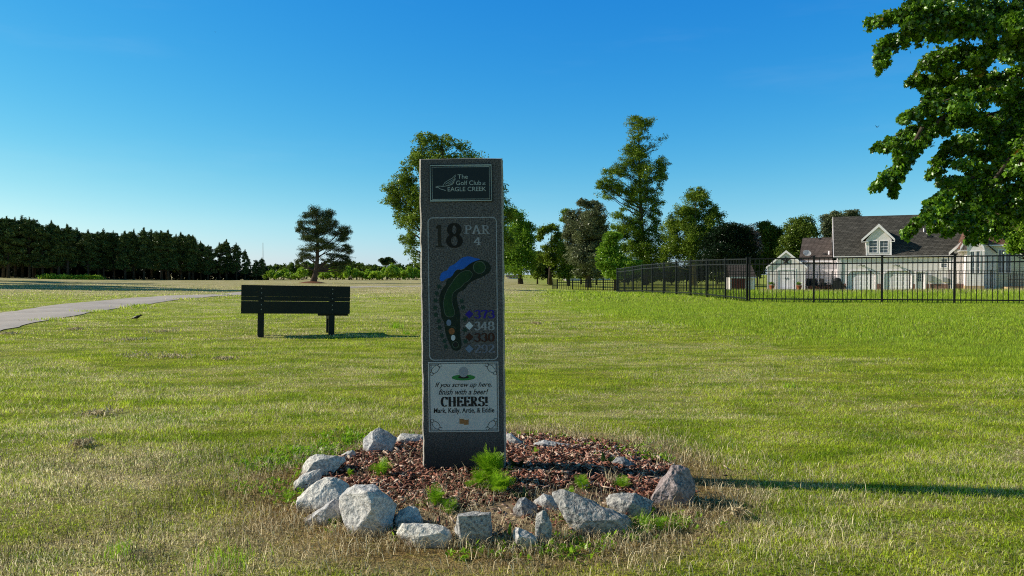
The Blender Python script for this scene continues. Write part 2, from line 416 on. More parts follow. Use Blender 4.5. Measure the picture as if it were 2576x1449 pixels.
M['lf_tall'] = mat_leaf('gum_leaves', (.05, .11, .010), (.30, .43, .04), .3)
M['lf_purple'] = mat_leaf('bronze_leaves', (.06, .075, .035), (.27, .31, .15), .2)
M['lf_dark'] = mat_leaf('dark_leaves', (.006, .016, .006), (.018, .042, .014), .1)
M['lf_mid'] = mat_leaf('mid_leaves', (.045, .09, .012), (.22, .30, .04), .25)
M['lf_pine'] = mat_leaf('pine_needles', (.02, .04, .012), (.13, .17, .04), .12)
M['lf_pine_far'] = mat_leaf('forest_needles', (.024, .05, .014), (.17, .23, .055), .08)
M['lf_shrub'] = mat_leaf('shrub_leaves', (.16, .30, .02), (.60, .80, .08), .3)
M['lf_weed'] = mat_leaf('weed_leaves', (.15, .31, .012), (.44, .70, .035), .45, .015)
M['lf_broad'] = mat_leaf('broad_leaves', (.02, .055, .012), (.06, .13, .025), .3)
M['lf_grey'] = mat_leaf('sparse_grey_leaves', (.10, .09, .08), (.2, .17, .15), .1)

# ------------------------------------------------------------------ camera, light, sky
cam = bpy.data.cameras.new('camera'); co = bpy.data.objects.new('camera', cam); col.objects.link(co)
co.location = (0, 0, CAMH); co.rotation_euler = (R(90) - PITCH, 0, 0)
cam.sensor_width = 36; cam.lens = 36 * F / 2576; cam.clip_end = 6000; cam.clip_start = .05
scn.camera = co
L = Vector((math.cos(SUN_EL) / math.hypot(1, SUN_K), -SUN_K * math.cos(SUN_EL) / math.hypot(1, SUN_K), -math.sin(SUN_EL)))
sl = bpy.data.lights.new('sun', 'SUN'); so = bpy.data.objects.new('sun', sl); col.objects.link(so)
sl.energy = 5.0; sl.angle = R(.53); sl.color = (1.0, .93, .80)
so.rotation_euler = L.to_track_quat('-Z', 'Y').to_euler(); so.location = (-8, 4, 9)
w = bpy.data.worlds.new('World'); scn.world = w; w.use_nodes = True
ns, ls = w.node_tree.nodes, w.node_tree.links; ns.clear()
sky = ns.new('ShaderNodeTexSky'); sky.sky_type = 'NISHITA'; sky.sun_disc = False
sky.sun_elevation = SUN_EL; sky.sun_rotation = math.atan2(-L.x, -L.y)
sky.altitude = 0; sky.air_density = 1.0; sky.dust_density = .25; sky.ozone_density = 3.0
gm = ns.new('ShaderNodeGamma'); gm.inputs[1].default_value = 1.0
hs = ns.new('ShaderNodeHueSaturation'); hs.inputs['Saturation'].default_value = 1.25
bg = ns.new('ShaderNodeBackground'); bg.inputs[1].default_value = .10
wo = ns.new('ShaderNodeOutputWorld')
ls.new(sky.outputs[0], gm.inputs[0]); ls.new(gm.outputs[0], hs.inputs['Color']); 
spc = ns.new('ShaderNodeSeparateColor'); ls.new(hs.outputs[0], spc.inputs[0]); cbc = ns.new('ShaderNodeCombineColor')
for i_, (a_, g_) in enumerate(((1.74, 1.6), (1.21, .9), (1.0, .36))):      # deepen the blue as the camera does
    v_ = math_(ns, ls, 'MULTIPLY', spc.outputs[i_], .1); v_ = math_(ns, ls, 'POWER', v_, g_); v_ = math_(ns, ls, 'MULTIPLY', v_, a_ * 10)
    ls.new(v_, cbc.inputs[i_])
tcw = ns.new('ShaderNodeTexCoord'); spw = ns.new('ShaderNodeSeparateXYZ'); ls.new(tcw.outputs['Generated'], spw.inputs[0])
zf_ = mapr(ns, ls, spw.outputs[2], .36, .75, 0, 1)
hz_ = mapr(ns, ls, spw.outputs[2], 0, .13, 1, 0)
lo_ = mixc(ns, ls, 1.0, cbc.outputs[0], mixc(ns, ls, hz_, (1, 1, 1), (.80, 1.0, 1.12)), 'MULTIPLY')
hi_ = mixc(ns, ls, 1.0, cbc.outputs[0], (.44, .26, .17), 'MULTIPLY')  # sky overhead, out of view, dimmed and warmed to deepen shadows
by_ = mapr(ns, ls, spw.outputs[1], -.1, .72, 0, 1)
sk_ = mixc(ns, ls, 1.0, mixc(ns, ls, zf_, lo_, hi_), mixc(ns, ls, by_, (1.15, .92, .78), (1, 1, 1)), 'MULTIPLY')  # unseen sky behind the camera retinted to set the fill light
wn_ = noise_(ns, ls, (lambda m_: (ls.new(tcw.outputs['Generated'], m_.inputs[0]), m_.outputs[0])[1])(N(ns, 'ShaderNodeMapping')), 2.2, 5, .6)
mp_ = [q for q in ns if q.type == 'MAPPING'][0]; mp_.inputs['Scale'].default_value = (1.2, 1.2, 7); mp_.inputs['Rotation'].default_value = (0, .25, .3)
sk_ = mixc(ns, ls, math_(ns, ls, 'MULTIPLY', mapr(ns, ls, wn_, .5, .85), .05), sk_, (8.5, 9.2, 9.6))
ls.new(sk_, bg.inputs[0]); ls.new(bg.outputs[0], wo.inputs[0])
scn.view_settings.view_transform = 'Standard'; scn.view_settings.look = 'None'; scn.view_settings.exposure = 0; scn.view_settings.gamma = 1
scn.cycles.max_bounces = 6; scn.cycles.diffuse_bounces = 3; scn.cycles.transmission_bounces = 3; scn.cycles.glossy_bounces = 2
scn.cycles.use_denoising = False; scn.cycles.pixel_filter_type = 'BLACKMAN_HARRIS'; scn.cycles.filter_width = 1.1

# ------------------------------------------------------------------ ground, path
def ground():
    s = np.linspace(-1, 1, 261); xs = np.sinh(s * 6.2) / math.sinh(6.2) * 1500
    t = np.linspace(0, 1, 300); ys = -40 + 45 * t
    ys = np.concatenate([np.linspace(-60, 1.5, 14)[:-1], 1.5 * np.exp(np.linspace(0, math.log(2600 / 1.5), 300))])
    X, Y = np.meshgrid(xs, ys); Z = zt(X, Y)
    V = np.stack([X.ravel(), Y.ravel(), Z.ravel()], 1)
    nx, ny = len(xs), len(ys); i = np.arange((ny - 1) * (nx - 1)); r, c = i // (nx - 1), i % (nx - 1)
    a = r * nx + c
    me = np_mesh('ground', V, np.stack([a, a + 1, a + nx + 1, a + nx], 1), smooth=True)
    tag(link('ground', me, M['ground']), kind='structure')
ground()
PL = [(-7.3, 9.0), (-8.82, 12.74), (-10.03, 15.9), (-11.07, 19.6), (-12.3, 26.7), (-12.9, 35.5), (-12.6, 44), (-11.2, 54), (-8, 60.5), (-4, 64), (-1, 66)]
PR = [(-9.9, 9.2), (-11.5, 14.2), (-13.2, 19.1), (-14.3, 24.5), (-15.3, 33), (-15.5, 40.6), (-15.2, 48), (-13.6, 56.5), (-9.6, 63.2), (-4.8, 66.6), (-1.5, 68.6)]
def resample(P, n):
    P = np.array(P); d = np.r_[0, np.cumsum(np.hypot(*np.diff(P, axis=0).T))]; t = np.linspace(0, d[-1], n)
    # Catmull-like smoothing through dense linear + box filter
    q = np.stack([np.interp(t, d, P[:, 0]), np.interp(t, d, P[:, 1])], 1)
    for _ in range(6): q[1:-1] = (q[:-2] + 2 * q[1:-1] + q[2:]) / 4
    return q
_pl, _pr = resample(PL, 160), resample(PR, 160)
_pc = (_pl + _pr) / 2; _pw = np.hypot(*(_pl - _pr).T) / 2
def on_path(X, Y, m=0.):
    out = np.zeros(np.shape(X), bool)
    sel = (X < 0) & (Y > 8)
    xs, ys = X[sel], Y[sel]; o = np.zeros(len(xs), bool)
    for i in range(0, 160, 2): o |= np.hypot(xs - _pc[i, 0], ys - _pc[i, 1]) < _pw[i] * .97 + m
    out[sel] = o; return out
def path():
    V = []; Fc = []; k = 9
    for i in range(160):
        for j in range(k):
            f = j / (k - 1); p = _pl[i] * (1 - f) + _pr[i] * f
            if j in (0, k - 1): p = p + (vnoise(i * .7 + j, 3.3) - .5) * .14
            dz = .025 if 0 < j < k - 1 else .012
            V.append((p[0], p[1], zt1(p[0], p[1]) + dz))
    for i in range(159):
        for j in range(k - 1): a = i * k + j; Fc.append((a, a + k, a + k + 1, a + 1))
    me = np_mesh('cart_path', np.array(V), np.array(Fc)[:, ::-1], smooth=True)
    tag(link('cart_path', me, M['path']), kind='structure')
path()

# ------------------------------------------------------------------ grass
def blades(X, Y, h, wd, lean, seg=1, rr=rs, z0=0.):
    n = len(X); Z = zt(X, Y) - .004 + z0
    az = rr.rand(n) * 6.283; ln = lean * (.3 + rr.rand(n)); la = rr.rand(n) * 6.283
    root = np.stack([X, Y, Z], 1)
    side = np.stack([np.cos(az), np.sin(az), np.zeros(n)], 1) * (wd / 2)[:, None]
    hh = h; dirh = np.stack([np.cos(la), np.sin(la), np.zeros(n)], 1)
    up = np.array([0, 0, 1.])
    tip = root + dirh * (hh * np.sin(ln))[:, None] + up * (hh * np.cos(ln))[:, None]
    rnd = rr.rand(n)
    if seg == 1:
        V = np.stack([root - side, root + side, tip], 1).reshape(-1, 3)
        return V, np.arange(3 * n).reshape(-1, 3), np.repeat(rnd, 3)
    mid = root + dirh * (hh * .5 * np.sin(ln * .45))[:, None] + up * (hh * .55 * np.cos(ln * .45))[:, None]
    V = np.stack([root - side, root + side, mid + side * .75, mid - side * .75, tip], 1).reshape(-1, 3)
    b = np.arange(n)[:, None] * 5
    Fc = np.concatenate([b + [0, 1, 2], b + [0, 2, 3], b + [3, 2, 4]], 0)
    return V, Fc, np.repeat(rnd, 5)
def fan(n, y0, y1, p=1., mx=1.2):
    u = rs.rand(n); Y = (y0 ** (p + 1) + u * (y1 ** (p + 1) - y0 ** (p + 1))) ** (1 / (p + 1))
    X = (rs.rand(n) * 2 - 1) * (.693 * mx * Y + .5); return X, Y
def vivid(X, Y): return sst(6.4, 9.6, X + .35 * Y + (vnoise(X, Y) - .5) * 2) * sst(.5, 2.5, X)
def lawn():
    Vs, Fs, Rs = [], [], []; off = 0
    for (n, y0, y1, p, h, w_, seg) in ((330000, 1.9, 5.2, .4, .024, .0030, 2), (320000, 5.2, 11, .3, .028, .0055, 1),
                                       (260000, 11, 26, .2, .034, .012, 1), (110000, 26, 62, .2, .05, .035, 1)):
        X, Y = fan(n, y0, y1, p)
        r = np.hypot(X - BED[0], Y - BED[1]) + (vnoise(X * 5, Y * 5) - .5) * .35
        dens = sst(.85, 1.25, r) * .85
        dens = np.where(r > .82, dens + .15, 0)
        pn = vnoise(X * 3.1 + 40, Y * 5.) * .6 + vnoise(X * 11, Y * 13 + 7) * .4
        dens = dens * (.35 + .65 * sst(.22, .5, pn))
        keep = (rs.rand(n) < dens) & ~on_path(X, Y)
        keep &= ~((X > 8.2) & (Y > 22) & (rs.rand(n) > 1.0))
        X, Y = X[keep], Y[keep]; n = len(X)
        v = vivid(X, Y)
        hh = h * (.45 + .9 * rs.rand(n)) * (.6 + .8 * vnoise(X * 1.7, Y * 1.7 + 5)) * (1 + .7 * v)
        V, Fc, rn = blades(X, Y, hh, w_ * (.7 + .6 * rs.rand(n)), .85 - .35 * v, seg)
        Vs.append(V); Fs.append(Fc + off); Rs.append(rn); off += len(V)
    me = np_mesh('lawn_grass', np.concatenate(Vs), np.concatenate(Fs), np.concatenate(Rs))
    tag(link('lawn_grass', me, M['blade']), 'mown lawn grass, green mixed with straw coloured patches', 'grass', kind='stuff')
lawn()
def yard_grass():
    n = 60000; X = 5 + rs.rand(n) * 22; Y = 24 + rs.rand(n) * 26
    X = X + (Y - 24) * .3
    k = (X / Y < .85) & (X > 8.3 - (Y - 25.8) * .08); X, Y = X[k], Y[k]; n = len(X)
    # the fence line: keep this grass behind it
    k = Y > 25.9 - (X - 8.28) * .40; X, Y = X[k], Y[k]; n = len(X)
    h = .22 * (.4 + .9 * rs.rand(n)) * (.6 + .8 * vnoise(X * .9, Y * .9))
    V, Fc, rn = blades(X, Y, h, np.full(n, .022), .5, 1)
    me = np_mesh('rough_grass', V, Fc, rn)
    tag(link('rough_grass', me, M['blade']), 'longer unmown grass in the yard behind the black fence', 'grass', kind='stuff')
yard_grass()
def dead_stems():
    # taller brown stems, lower left corner, and round the bed
    n = 42000; X, Y = fan(n, 2.2, 5.0, .3)
    pr = sst(.1, -1.3, X + (Y - 3) * .45) * sst(5.0, 3.2, Y)
    r = np.hypot(X - BED[0], Y - BED[1]); pr = np.maximum(pr * .8, .5 * sst(1.4, 1.05, r)) * (r > .93)
    pr = pr * sst(.3, .6, vnoise(X * 4, Y * 4))
    k = rs.rand(n) < pr; X, Y = X[k], Y[k]; n = len(X)
    V, Fc, rn = blades(X, Y, .035 + .05 * rs.rand(n), np.full(n, .0022), .9, 2)
    me = np_mesh('dead_grass', V, Fc, rn)
    tag(link('dead_grass', me, M['brownblade']), 'brown dead grass stems standing out of the near lawn', 'dead grass', kind='stuff')
dead_stems()

# ------------------------------------------------------------------ the planting bed: soil sheet, chips, straw
def bed():
    V = [(BED[0], BED[1], zt1(*BED) + .008)]; k = 72; rings = [.2, .4, .6, .75, .86, .95]
    for rr_ in rings:
        for j in range(k):
            a = 2 * math.pi * j / k; q = rr_ * (1 + (.09 * (vnoise(j * .45, rr_) - .5) if rr_ > .7 else 0))
            x, y = BED[0] + q * math.cos(a), BED[1] + q * math.sin(a)
            V.append((x, y, zt1(x, y) + (.008 if rr_ < .9 else -.006) + .012 * (vnoise(x * 12, y * 12) - .3) * (rr_ < .9)))
    me = bpy.data.meshes.new('bed_soil'); fs = [(0, 1 + j, 1 + (j + 1) % k) for j in range(k)]
    for i in range(len(rings) - 1):
        for j in range(k):
            a = 1 + i * k; fs.append((a + j, a + k + j, a + k + (j + 1) % k, a + (j + 1) % k))
    me.from_pydata(V, [], fs)
    for p in me.polygons: p.use_smooth = True
    tag(link('bed_soil', me, M['soil']), kind='structure')
    # wood chips
    n = 15000
    a = rs.rand(n) * 6.283; r = .93 * np.sqrt(rs.rand(n))
    X = BED[0] + r * np.cos(a); Y = BED[1] + r * np.sin(a)
    # a few strays beyond the stones
    st = rs.rand(n) < .035; X[st] = BED[0] + (r[st] * 1.35) * np.cos(a[st]); Y[st] = BED[1] + (r[st] * 1.35) * np.sin(a[st])
    # front third is straw with fewer chips
    pz_ = vnoise(X * 4.5 + 20, Y * 4.5); edge_ = sst(.98, .70, np.hypot(X - BED[0], Y - BED[1])); keep = rs.rand(n) < np.where(Y < 3.16 + .15 * np.sin(X * 5), .12, .9) * (.35 + .65 * sst(.25, .5, pz_)) * (.25 + .75 * edge_); X, Y = X[keep], Y[keep]; n = len(X)
    Lh = (.005 + .024 * rs.rand(n) ** 1.6); Wh = .0018 + .0048 * rs.rand(n); Th = .001 + .0018 * rs.rand(n)
    yaw = rs.rand(n) * 6.283; pit = (rs.rand(n) - .5) * 1.1; 
    dx = np.stack([np.cos(yaw) * np.cos(pit), np.sin(yaw) * np.cos(pit), np.sin(pit)], 1)
    dy = np.stack([-np.sin(yaw), np.cos(yaw), (rs.rand(n) - .5) * 1.0], 1)
    dz = np.cross(dx, dy)
    C = np.stack([X, Y, zt(X, Y) + .014 + .014 * rs.rand(n)], 1)
    corners = []
    for sz in (-1, 1):
        for sx, sy in ((-1, -1), (1, -1), (1, 1), (-1, 1)):
            j = .6 + .6 * rs.rand(n)
            corners.append(C + dx * (sx * Lh * j)[:, None] + dy * (sy * Wh * (.5 + .8 * rs.rand(n)))[:, None] + dz * (sz * Th)[:, None])
    V = np.stack(corners, 1).reshape(-1, 3); b = np.arange(n)[:, None] * 8
    Fc = np.concatenate([b + q for q in ([0, 3, 2, 1], [4, 5, 6, 7], [0, 1, 5, 4], [1, 2, 6, 5], [2, 3, 7, 6], [3, 0, 4, 7])], 0)
    me = np_mesh('wood_chip_mulch', V, Fc, np.repeat(rs.rand(n), 8))
    tag(link('wood_chip_mulch', me, M['mulch']), 'red brown wood chip mulch spread inside the ring of stones', 'mulch', kind='stuff')
    # dry straw lying flat
    n = 52000
    a = rs.rand(n) * 6.283; r = 1.5 * np.sqrt(rs.rand(n)); X = BED[0] + r * np.cos(a) * 1.15; Y = BED[1] - .1 + r * np.sin(a)
    fr = sst(3.5, 2.85, Y + .1 * np.sin(X * 6)); rr_ = np.hypot(X - BED[0], Y - BED[1])
    pr = np.maximum(fr * .95 * sst(1.35, 1.0, rr_), .5 * sst(.85, 1.0, rr_) * sst(1.4, 1.15, rr_)) * sst(.25, .55, vnoise(X * 4 + 5, Y * 4)) + .10
    k = (rs.rand(n) < pr) & (Y > 1.9); X, Y = X[k], Y[k]; n = len(X)
    V, Fc, rn = blades(X, Y, .025 + .05 * rs.rand(n), np.full(n, .0021), 1.2, 2, z0=.010 )
    V[:, 2] += .004
    me = np_mesh('dry_straw', V, Fc, rn)
    tag(link('dry_straw', me, M['dryblade']), 'pale dry straw lying loose round the front of the stone ring', 'straw', kind='stuff')
bed()

# ------------------------------------------------------------------ stones
def rock(poly, ridge, label, mat='rock', tk=.6, zoom='B', lift=.02, name='stone', rough=1.):
    ox = 639.0 if zoom == 'B' else 1182.0
    P = [(ox + x * .2946, 1022.4 + y * .2946) for x, y in poly]; RD = [(ox + x * .2946, 1022.4 + y * .2946, f) for x, y, f in ridge]
    mx_ = sum(p[0] for p in P) / len(P); yb_ = max(p[1] for p in P); ry_ = 1.3 if yb_ < 1165 else 1.08
    P = [(mx_ + (p[0] - mx_) * 1.08, yb_ + (p[1] - yb_) * ry_) for p in P]; RD = [(mx_ + (p[0] - mx_) * 1.06, yb_ + (p[1] - yb_) * ry_, p[2]) for p in RD]
    ymax = max(p[1] for p in P); xs = [p[0] for p in P]; cx = (min(xs) + max(xs)) / 2; ymin = min(p[1] for p in P); cy = (ymin + ymax) / 2
    Yf = (1 - lift) * F / (ymax - 690); wdt = (max(xs) - min(xs)) * Yf / F; hgt = (ymax - ymin) * Yf / F
    t = tk * min(wdt, hgt * 1.9)
    rng = random.Random(int(cx * 7 + cy))
    Ym = Yf + t * .35
    pts = []
    for x, y in P:
        pts.append(at(x, y, Ym))
        q = at(cx + (x - cx) * .8, cy + (y - cy) * .72, Ym + t * (.5 + .2 * rng.random())); pts.append(q)
        # lower rim goes forward and into the ground
        if y > cy:
            p = at(cx + (x - cx) * .92, y, Yf); p.z -= .012; pts.append(p)
            p2 = p.copy(); p2.z -= .05; pts.append(p2)
    for x, y, f in RD: pts.append(at(x, y, Ym - t * f))
    base = Vector((at(cx, ymax, Ym).x, Ym, zt1(at(cx, ymax, Ym).x, Ym)))
    bm = bmesh.new()
    for p in pts: bm.verts.new(p - base)
    r = bmesh.ops.convex_hull(bm, input=bm.verts)
    bmesh.ops.delete(bm, geom=[g for g in set(r['geom_interior'] + r['geom_unused']) if isinstance(g, bmesh.types.BMVert)], context='VERTS')
    ct = sum((v.co for v in bm.verts), Vector()) / len(bm.verts)
    for _ in range(4):
        nv = Vector((rng.uniform(-1, 1), rng.uniform(-1, .3), rng.uniform(-.1, 1.))).normalized(); mxd = max((v.co - ct).dot(nv) for v in bm.verts)
        bmesh.ops.bisect_plane(bm, geom=bm.verts[:] + bm.edges[:] + bm.faces[:], plane_co=ct + nv * mxd * rng.uniform(.82, .94), plane_no=nv, clear_outer=True)
        bmesh.ops.holes_fill(bm, edges=[e for e in bm.edges if e.is_boundary], sides=0)
    bmesh.ops.remove_doubles(bm, verts=bm.verts, dist=.002)
    bmesh.ops.dissolve_limit(bm, angle_limit=R(19), verts=bm.verts, edges=bm.edges)
    bmesh.ops.bevel(bm, geom=list(bm.edges), offset=.012 * min(wdt, hgt), segments=1, affect='EDGES', clamp_overlap=True)
    bmesh.ops.triangulate(bm, faces=bm.faces)
    for it in range(4):
        ed = [e for e in bm.edges if e.calc_length() > .010]
        if not ed: break
        bmesh.ops.subdivide_edges(bm, edges=ed, cuts=1)
        bmesh.ops.triangulate(bm, faces=[f for f in bm.faces if len(f.verts) > 3])
    bm.normal_update()
    sd = Vector((cx, cy, 0))
    for v in bm.verts:
        p = v.co * 9 + sd
        d = mnoise.fractal(v.co * 18 + sd, .8, 2.1, 5) * .0055 + (mnoise.ridged_multi_fractal(v.co * 7 + sd, 1, 2, 3, 1, 2) - 1.2) * .004
        v.co += v.normal * d * rough
    me = bpy.data.meshes.new(name); bm.to_mesh(me); bm.free()
    o = link(name, me, M[mat]); o.location = base
    return tag(o, label, 'stone', 'stones ringing the planting bed')
rock([(935, 410), (945, 310), (1000, 255), (1060, 222), (1110, 255), (1210, 300), (1180, 345), (1090, 375)], [(1040, 290, .4), (1000, 350, .45)], 'pointed grey stone at the back left of the ring, behind the mulch')
rock([(1195, 300), (1235, 250), (1330, 268), (1440, 255), (1520, 270), (1520, 325), (1290, 328), (1215, 320)], [(1300, 290, .4)], 'low grey stone at the back of the ring touching the left side of the sign', tk=.8)
rock([(400, 600), (430, 500), (480, 435), (540, 420), (620, 430), (770, 440), (775, 470), (610, 510), (540, 600)], [(530, 470, .4), (500, 540, .4)], 'long pale stone with dark hollows on the far left of the ring', tk=.7)
rock([(345, 650), (400, 590), (500, 560), (560, 545), (575, 600), (480, 660), (410, 712)], [(440, 620, .4)], 'low wedge stone in front of the long pale stone on the left', tk=.8)
rock([(740, 430), (800, 398), (850, 390), (872, 425), (820, 450), (770, 462)], [(800, 425, .3)], 'small grey stone half buried behind the left end of the ring', tk=.8)
rock([(360, 870), (365, 800), (430, 720), (600, 612), (680, 612), (800, 690), (770, 770), (640, 830), (480, 890)], [(640, 640, .15), (650, 790, .5), (470, 850, .35)], 'broad pale stone with a sloping top on the left of the ring', tk=.8)
rock([(440, 965), (520, 900), (680, 802), (735, 830), (745, 900), (620, 985), (500, 990)], [(620, 860, .5), (615, 960, .5)], 'two toned stone, pale left and dark right, in front of the broad pale stone', tk=.9)
rock([(725, 830), (735, 770), (800, 705), (880, 700), (1000, 695), (1080, 720), (1215, 850), (1160, 1000), (1040, 1085), (960, 1075), (800, 1000)], [(990, 760, .6), (1000, 900, .62), (1000, 1060, .4), (830, 780, .3)], 'largest grey boulder of the ring, flat topped with a dark right side', tk=.8)
rock([(1215, 1050), (1215, 960), (1250, 890), (1320, 860), (1400, 885), (1435, 960), (1430, 1040)], [(1290, 930, .4)], 'rounded grey stone standing behind the low L shaped stone', tk=.7)
rock([(1215, 1090), (1225, 1000), (1440, 1010), (1600, 1030), (1690, 1080), (1650, 1180), (1560, 1170), (1420, 1150)], [(1380, 1030, .2), (1640, 1080, .5), (1400, 1120, .5)], 'long low pale stone left of the square block', tk=.7)
rock([(1722, 1000), (1735, 935), (1830, 922), (2010, 910), (2030, 925), (2035, 1070), (1960, 1120), (1765, 1155)], [(1745, 950, .75), (2020, 935, .7), (2010, 1060, .7), (1770, 1130, .75), (1740, 1060, .6)], 'squared granite block at the front centre of the ring', 'rock_dark', tk=.55)
rock([(365, 960), (375, 850), (400, 800), (480, 788), (585, 850), (570, 900), (500, 960), (420, 975)], [(440, 830, .4), (450, 930, .5)], 'upright grey stone right of the square block', 'rock_dark', 'C' and .8, 'C')
rock([(540, 820), (630, 757), (700, 775), (765, 830), (770, 900), (700, 930), (600, 880)], [(660, 800, .4)], 'small pale rounded stone between two darker stones at the front right', tk=.8, zoom='C')
rock([(560, 900), (590, 880), (650, 900), (690, 1050), (670, 1160), (610, 1150), (570, 1060)], [(620, 960, .4)], 'narrow grey stone half covered by straw at the front right', 'rock_dark', .8, 'C')
rock([(370, 1200), (370, 1080), (390, 1035), (430, 1050), (560, 1120), (575, 1180), (480, 1195)], [(420, 1110, .5)], 'small white and dark stone lowest at the front of the ring', tk=.8, zoom='C')
rock([(715, 760), (780, 720), (900, 760), (1080, 820), (1340, 960), (1350, 1000), (1230, 1060), (1150, 1085), (1000, 1010), (860, 950), (775, 850)], [(1000, 985, .55), (1290, 975, .45), (800, 850, .3)], 'long flat granite slab sloping to the right at the front right', 'rock_dark', tk=.55, zoom='C')
rock([(1140, 780), (1200, 755), (1400, 750), (1550, 820), (1520, 860), (1340, 945), (1260, 880), (1190, 820)], [(1260, 800, .3), (1380, 830, .5)], 'flat grey stone between the long slab and the pink boulder', 'rock_dark', .7, 'C')
rock([(1545, 790), (1570, 730), (1640, 640), (1700, 560), (1765, 508), (1860, 550), (1915, 640), (1910, 760), (1870, 820), (1760, 842), (1620, 825)], [(1720, 600, .35), (1790, 740, .55), (1650, 740, .45)], 'tall pinkish pitted boulder at the right end of the ring', 'rock_pink', tk=.7, zoom='C', rough=1.8)
rock([(1300, 735), (1310, 705), (1420, 698), (1430, 720), (1400, 742)], [(1360, 712, .4)], 'small flat stone sunk behind the flat grey stone', tk=.9, zoom='C')
rock([(1215, 480), (1240, 435), (1320, 440), (1430, 520), (1420, 560), (1300, 540)], [(1310, 480, .3)], 'dark flat stone among weeds at the back right of the ring', 'rock_dark', .8, 'C')
rock([(1035, 410), (1060, 392), (1120, 394), (1135, 425), (1100, 442), (1050, 435)], [(1080, 410, .3)], 'tiny cream stone among the weeds at the back right', tk=.9, zoom='C')
rock([(540, 370), (560, 330), (640, 308), (780, 330), (960, 360), (1040, 380), (1000, 392), (700, 385)], [(640, 335, .3), (900, 372, .4)], 'long low grey stone at the back right, behind the mulch', tk=.7, zoom='C')
rock([(250, 360), (260, 260), (320, 256), (390, 275), (515, 350), (500, 365), (350, 368)], [(390, 300, .4), (330, 300, .3)], 'grey stone at the back of the ring touching the right side of the sign', tk=.8, zoom='C')

# ------------------------------------------------------------------ the tee sign
SY = 3.60; SC = SY / F
sb = at(1168, 1185, SY)
LEAN = 8 / 788
sign = empty('tee_sign', (sb.x, sb.y, sb.z), 0, 'upright grey stone golf tee sign with a hole map, standing in the ring of stones', 'sign')
def sp(x, y): return ((x - (1168 - 8 * (1185 - y) / 788)) * SC, (1185 - y) * SC)     # picture units -> sign face, before the lean
def Z1(x, y): return sp(1022.4 + x * .2117, 383.4 + y * .2117)
def Z2(x, y): return sp(1022.4 + x * .2028, 626.2 + y * .2028)
def Z3(x, y): return sp(1022.4 + x * .2117, 894.6 + y * .2117)
sign.rotation_euler = (0, -math.atan(LEAN), 0)
def slab():
    W2, H, T = 210.5 * SC / 2, 789 * SC, .10
    nx, nz, ny = 22, 84, 6
    bm = bmesh.new()
    def surf(u, v, f):   # grid
        vs = [[bm.verts.new(f(i / u, j / v)) for i in range(u + 1)] for j in range(v + 1)]
        for j in range(v):
            for i in range(u): bm.faces.new((vs[j][i], vs[j][i + 1], vs[j + 1][i + 1], vs[j + 1][i]))
    zb = -.25
    g = .008
    surf(nx, nz, lambda a, b: (-W2 + g + a * (2 * W2 - 2 * g), 0, zb + b * (H - zb - .004)))
    surf(nx, nz, lambda a, b: (W2 - a * 2 * W2, T, zb + b * (H - zb)))
    surf(ny, nz, lambda a, b: (-W2 + (g if a == 1 else 0), (1 - a) * T * 1 if a == 0 else (0 if a == 1 else (1 - a) * T + 0), zb + b * (H - zb - (.004 if a == 1 else 0))))
    surf(ny, nz, lambda a, b: (W2 - (g if a == 0 else 0), a * T, zb + b * (H - zb - (.004 if a == 0 else 0))))
    surf(nx, ny, lambda a, b: (-W2 + a * 2 * W2 + ((g if a < .5 else -g) if (b == 0 and a in (0., 1.)) else (g * (1 - 2 * a) if b == 0 else 0)), b * T, H - (.004 if b == 0 else 0)))
    bmesh.ops.remove_doubles(bm, verts=bm.verts, dist=1e-4)
    bmesh.ops.recalc_face_normals(bm, faces=bm.faces)
    for v in bm.verts:
        x, y, z = v.co
        if y > .004 or True:
            edge = max(0, (abs(x) - (W2 - .009)) / .009); top = max(0, (z - (H - .007)) / .007)
            d = mnoise.fractal(Vector((x * 6, y * 9, z * 11)), 1, 2, 4)
            if edge > 0: v.co.x += math.copysign(1, x) * d * .0035
            if top > 0: v.co.z += d * .0035
            if y > T - .001: v.co.y += d * .004
    me = bpy.data.meshes.new('stone_slab'); bm.to_mesh(me); bm.free()
    me.materials.append(M['slab']); me.materials.append(M['slab_edge'])
    for p in me.polygons: p.material_index = 0 if p.normal.y < -.8 else 1
    return link('stone_slab', me, None, sign)
slab()
_off = [0]
def shape(mb, pts, y0, th=.002):
    """one flat polygon plate standing th proud of depth y0"""
    mb.xzpoly(pts, y0 - th, y0)
def strip(mb, pts, wid, y, closed=False, wfun=None):
    n = len(pts); P = [Vector((p[0], p[1])) for p in pts]; L_, R_ = [], []
    for i in range(n):
        a = P[(i - 1) % n] if (closed or i) else P[i]; b = P[(i + 1) % n] if (closed or i < n - 1) else P[i]
        t = (b - a); t = t.normalized() if t.length > 1e-9 else Vector((1, 0)); nrm = Vector((-t.y, t.x))
        wv = wfun(t) if wfun else wid
        # mitre
        if (closed or 0 < i < n - 1):
            t1 = (P[i] - a).normalized() if (P[i] - a).length > 1e-9 else t
            c = max(.5, abs(nrm.dot(Vector((-t1.y, t1.x))))); wv = wv / c
        L_.append(P[i] + nrm * wv / 2); R_.append(P[i] - nrm * wv / 2)
    k = n if closed else n - 1
    mb.add([(p.x, y, p.y) for p in L_] + [(p.x, y, p.y) for p in R_], [(i, (i + 1) % n, n + (i + 1) % n, n + i) for i in range(k)])
def rrect(x0, x1, z0, z1, r, k=7):
    out = []
    for cx, cz, a0 in ((x1 - r, z1 - r, 0), (x0 + r, z1 - r, 90), (x0 + r, z0 + r, 180), (x1 - r, z0 + r, 270)):
        for i in range(k + 1):
            a = R(a0 + 90 * i / k); out.append((cx + r * math.cos(a), cz + r * math.sin(a)))
    return out
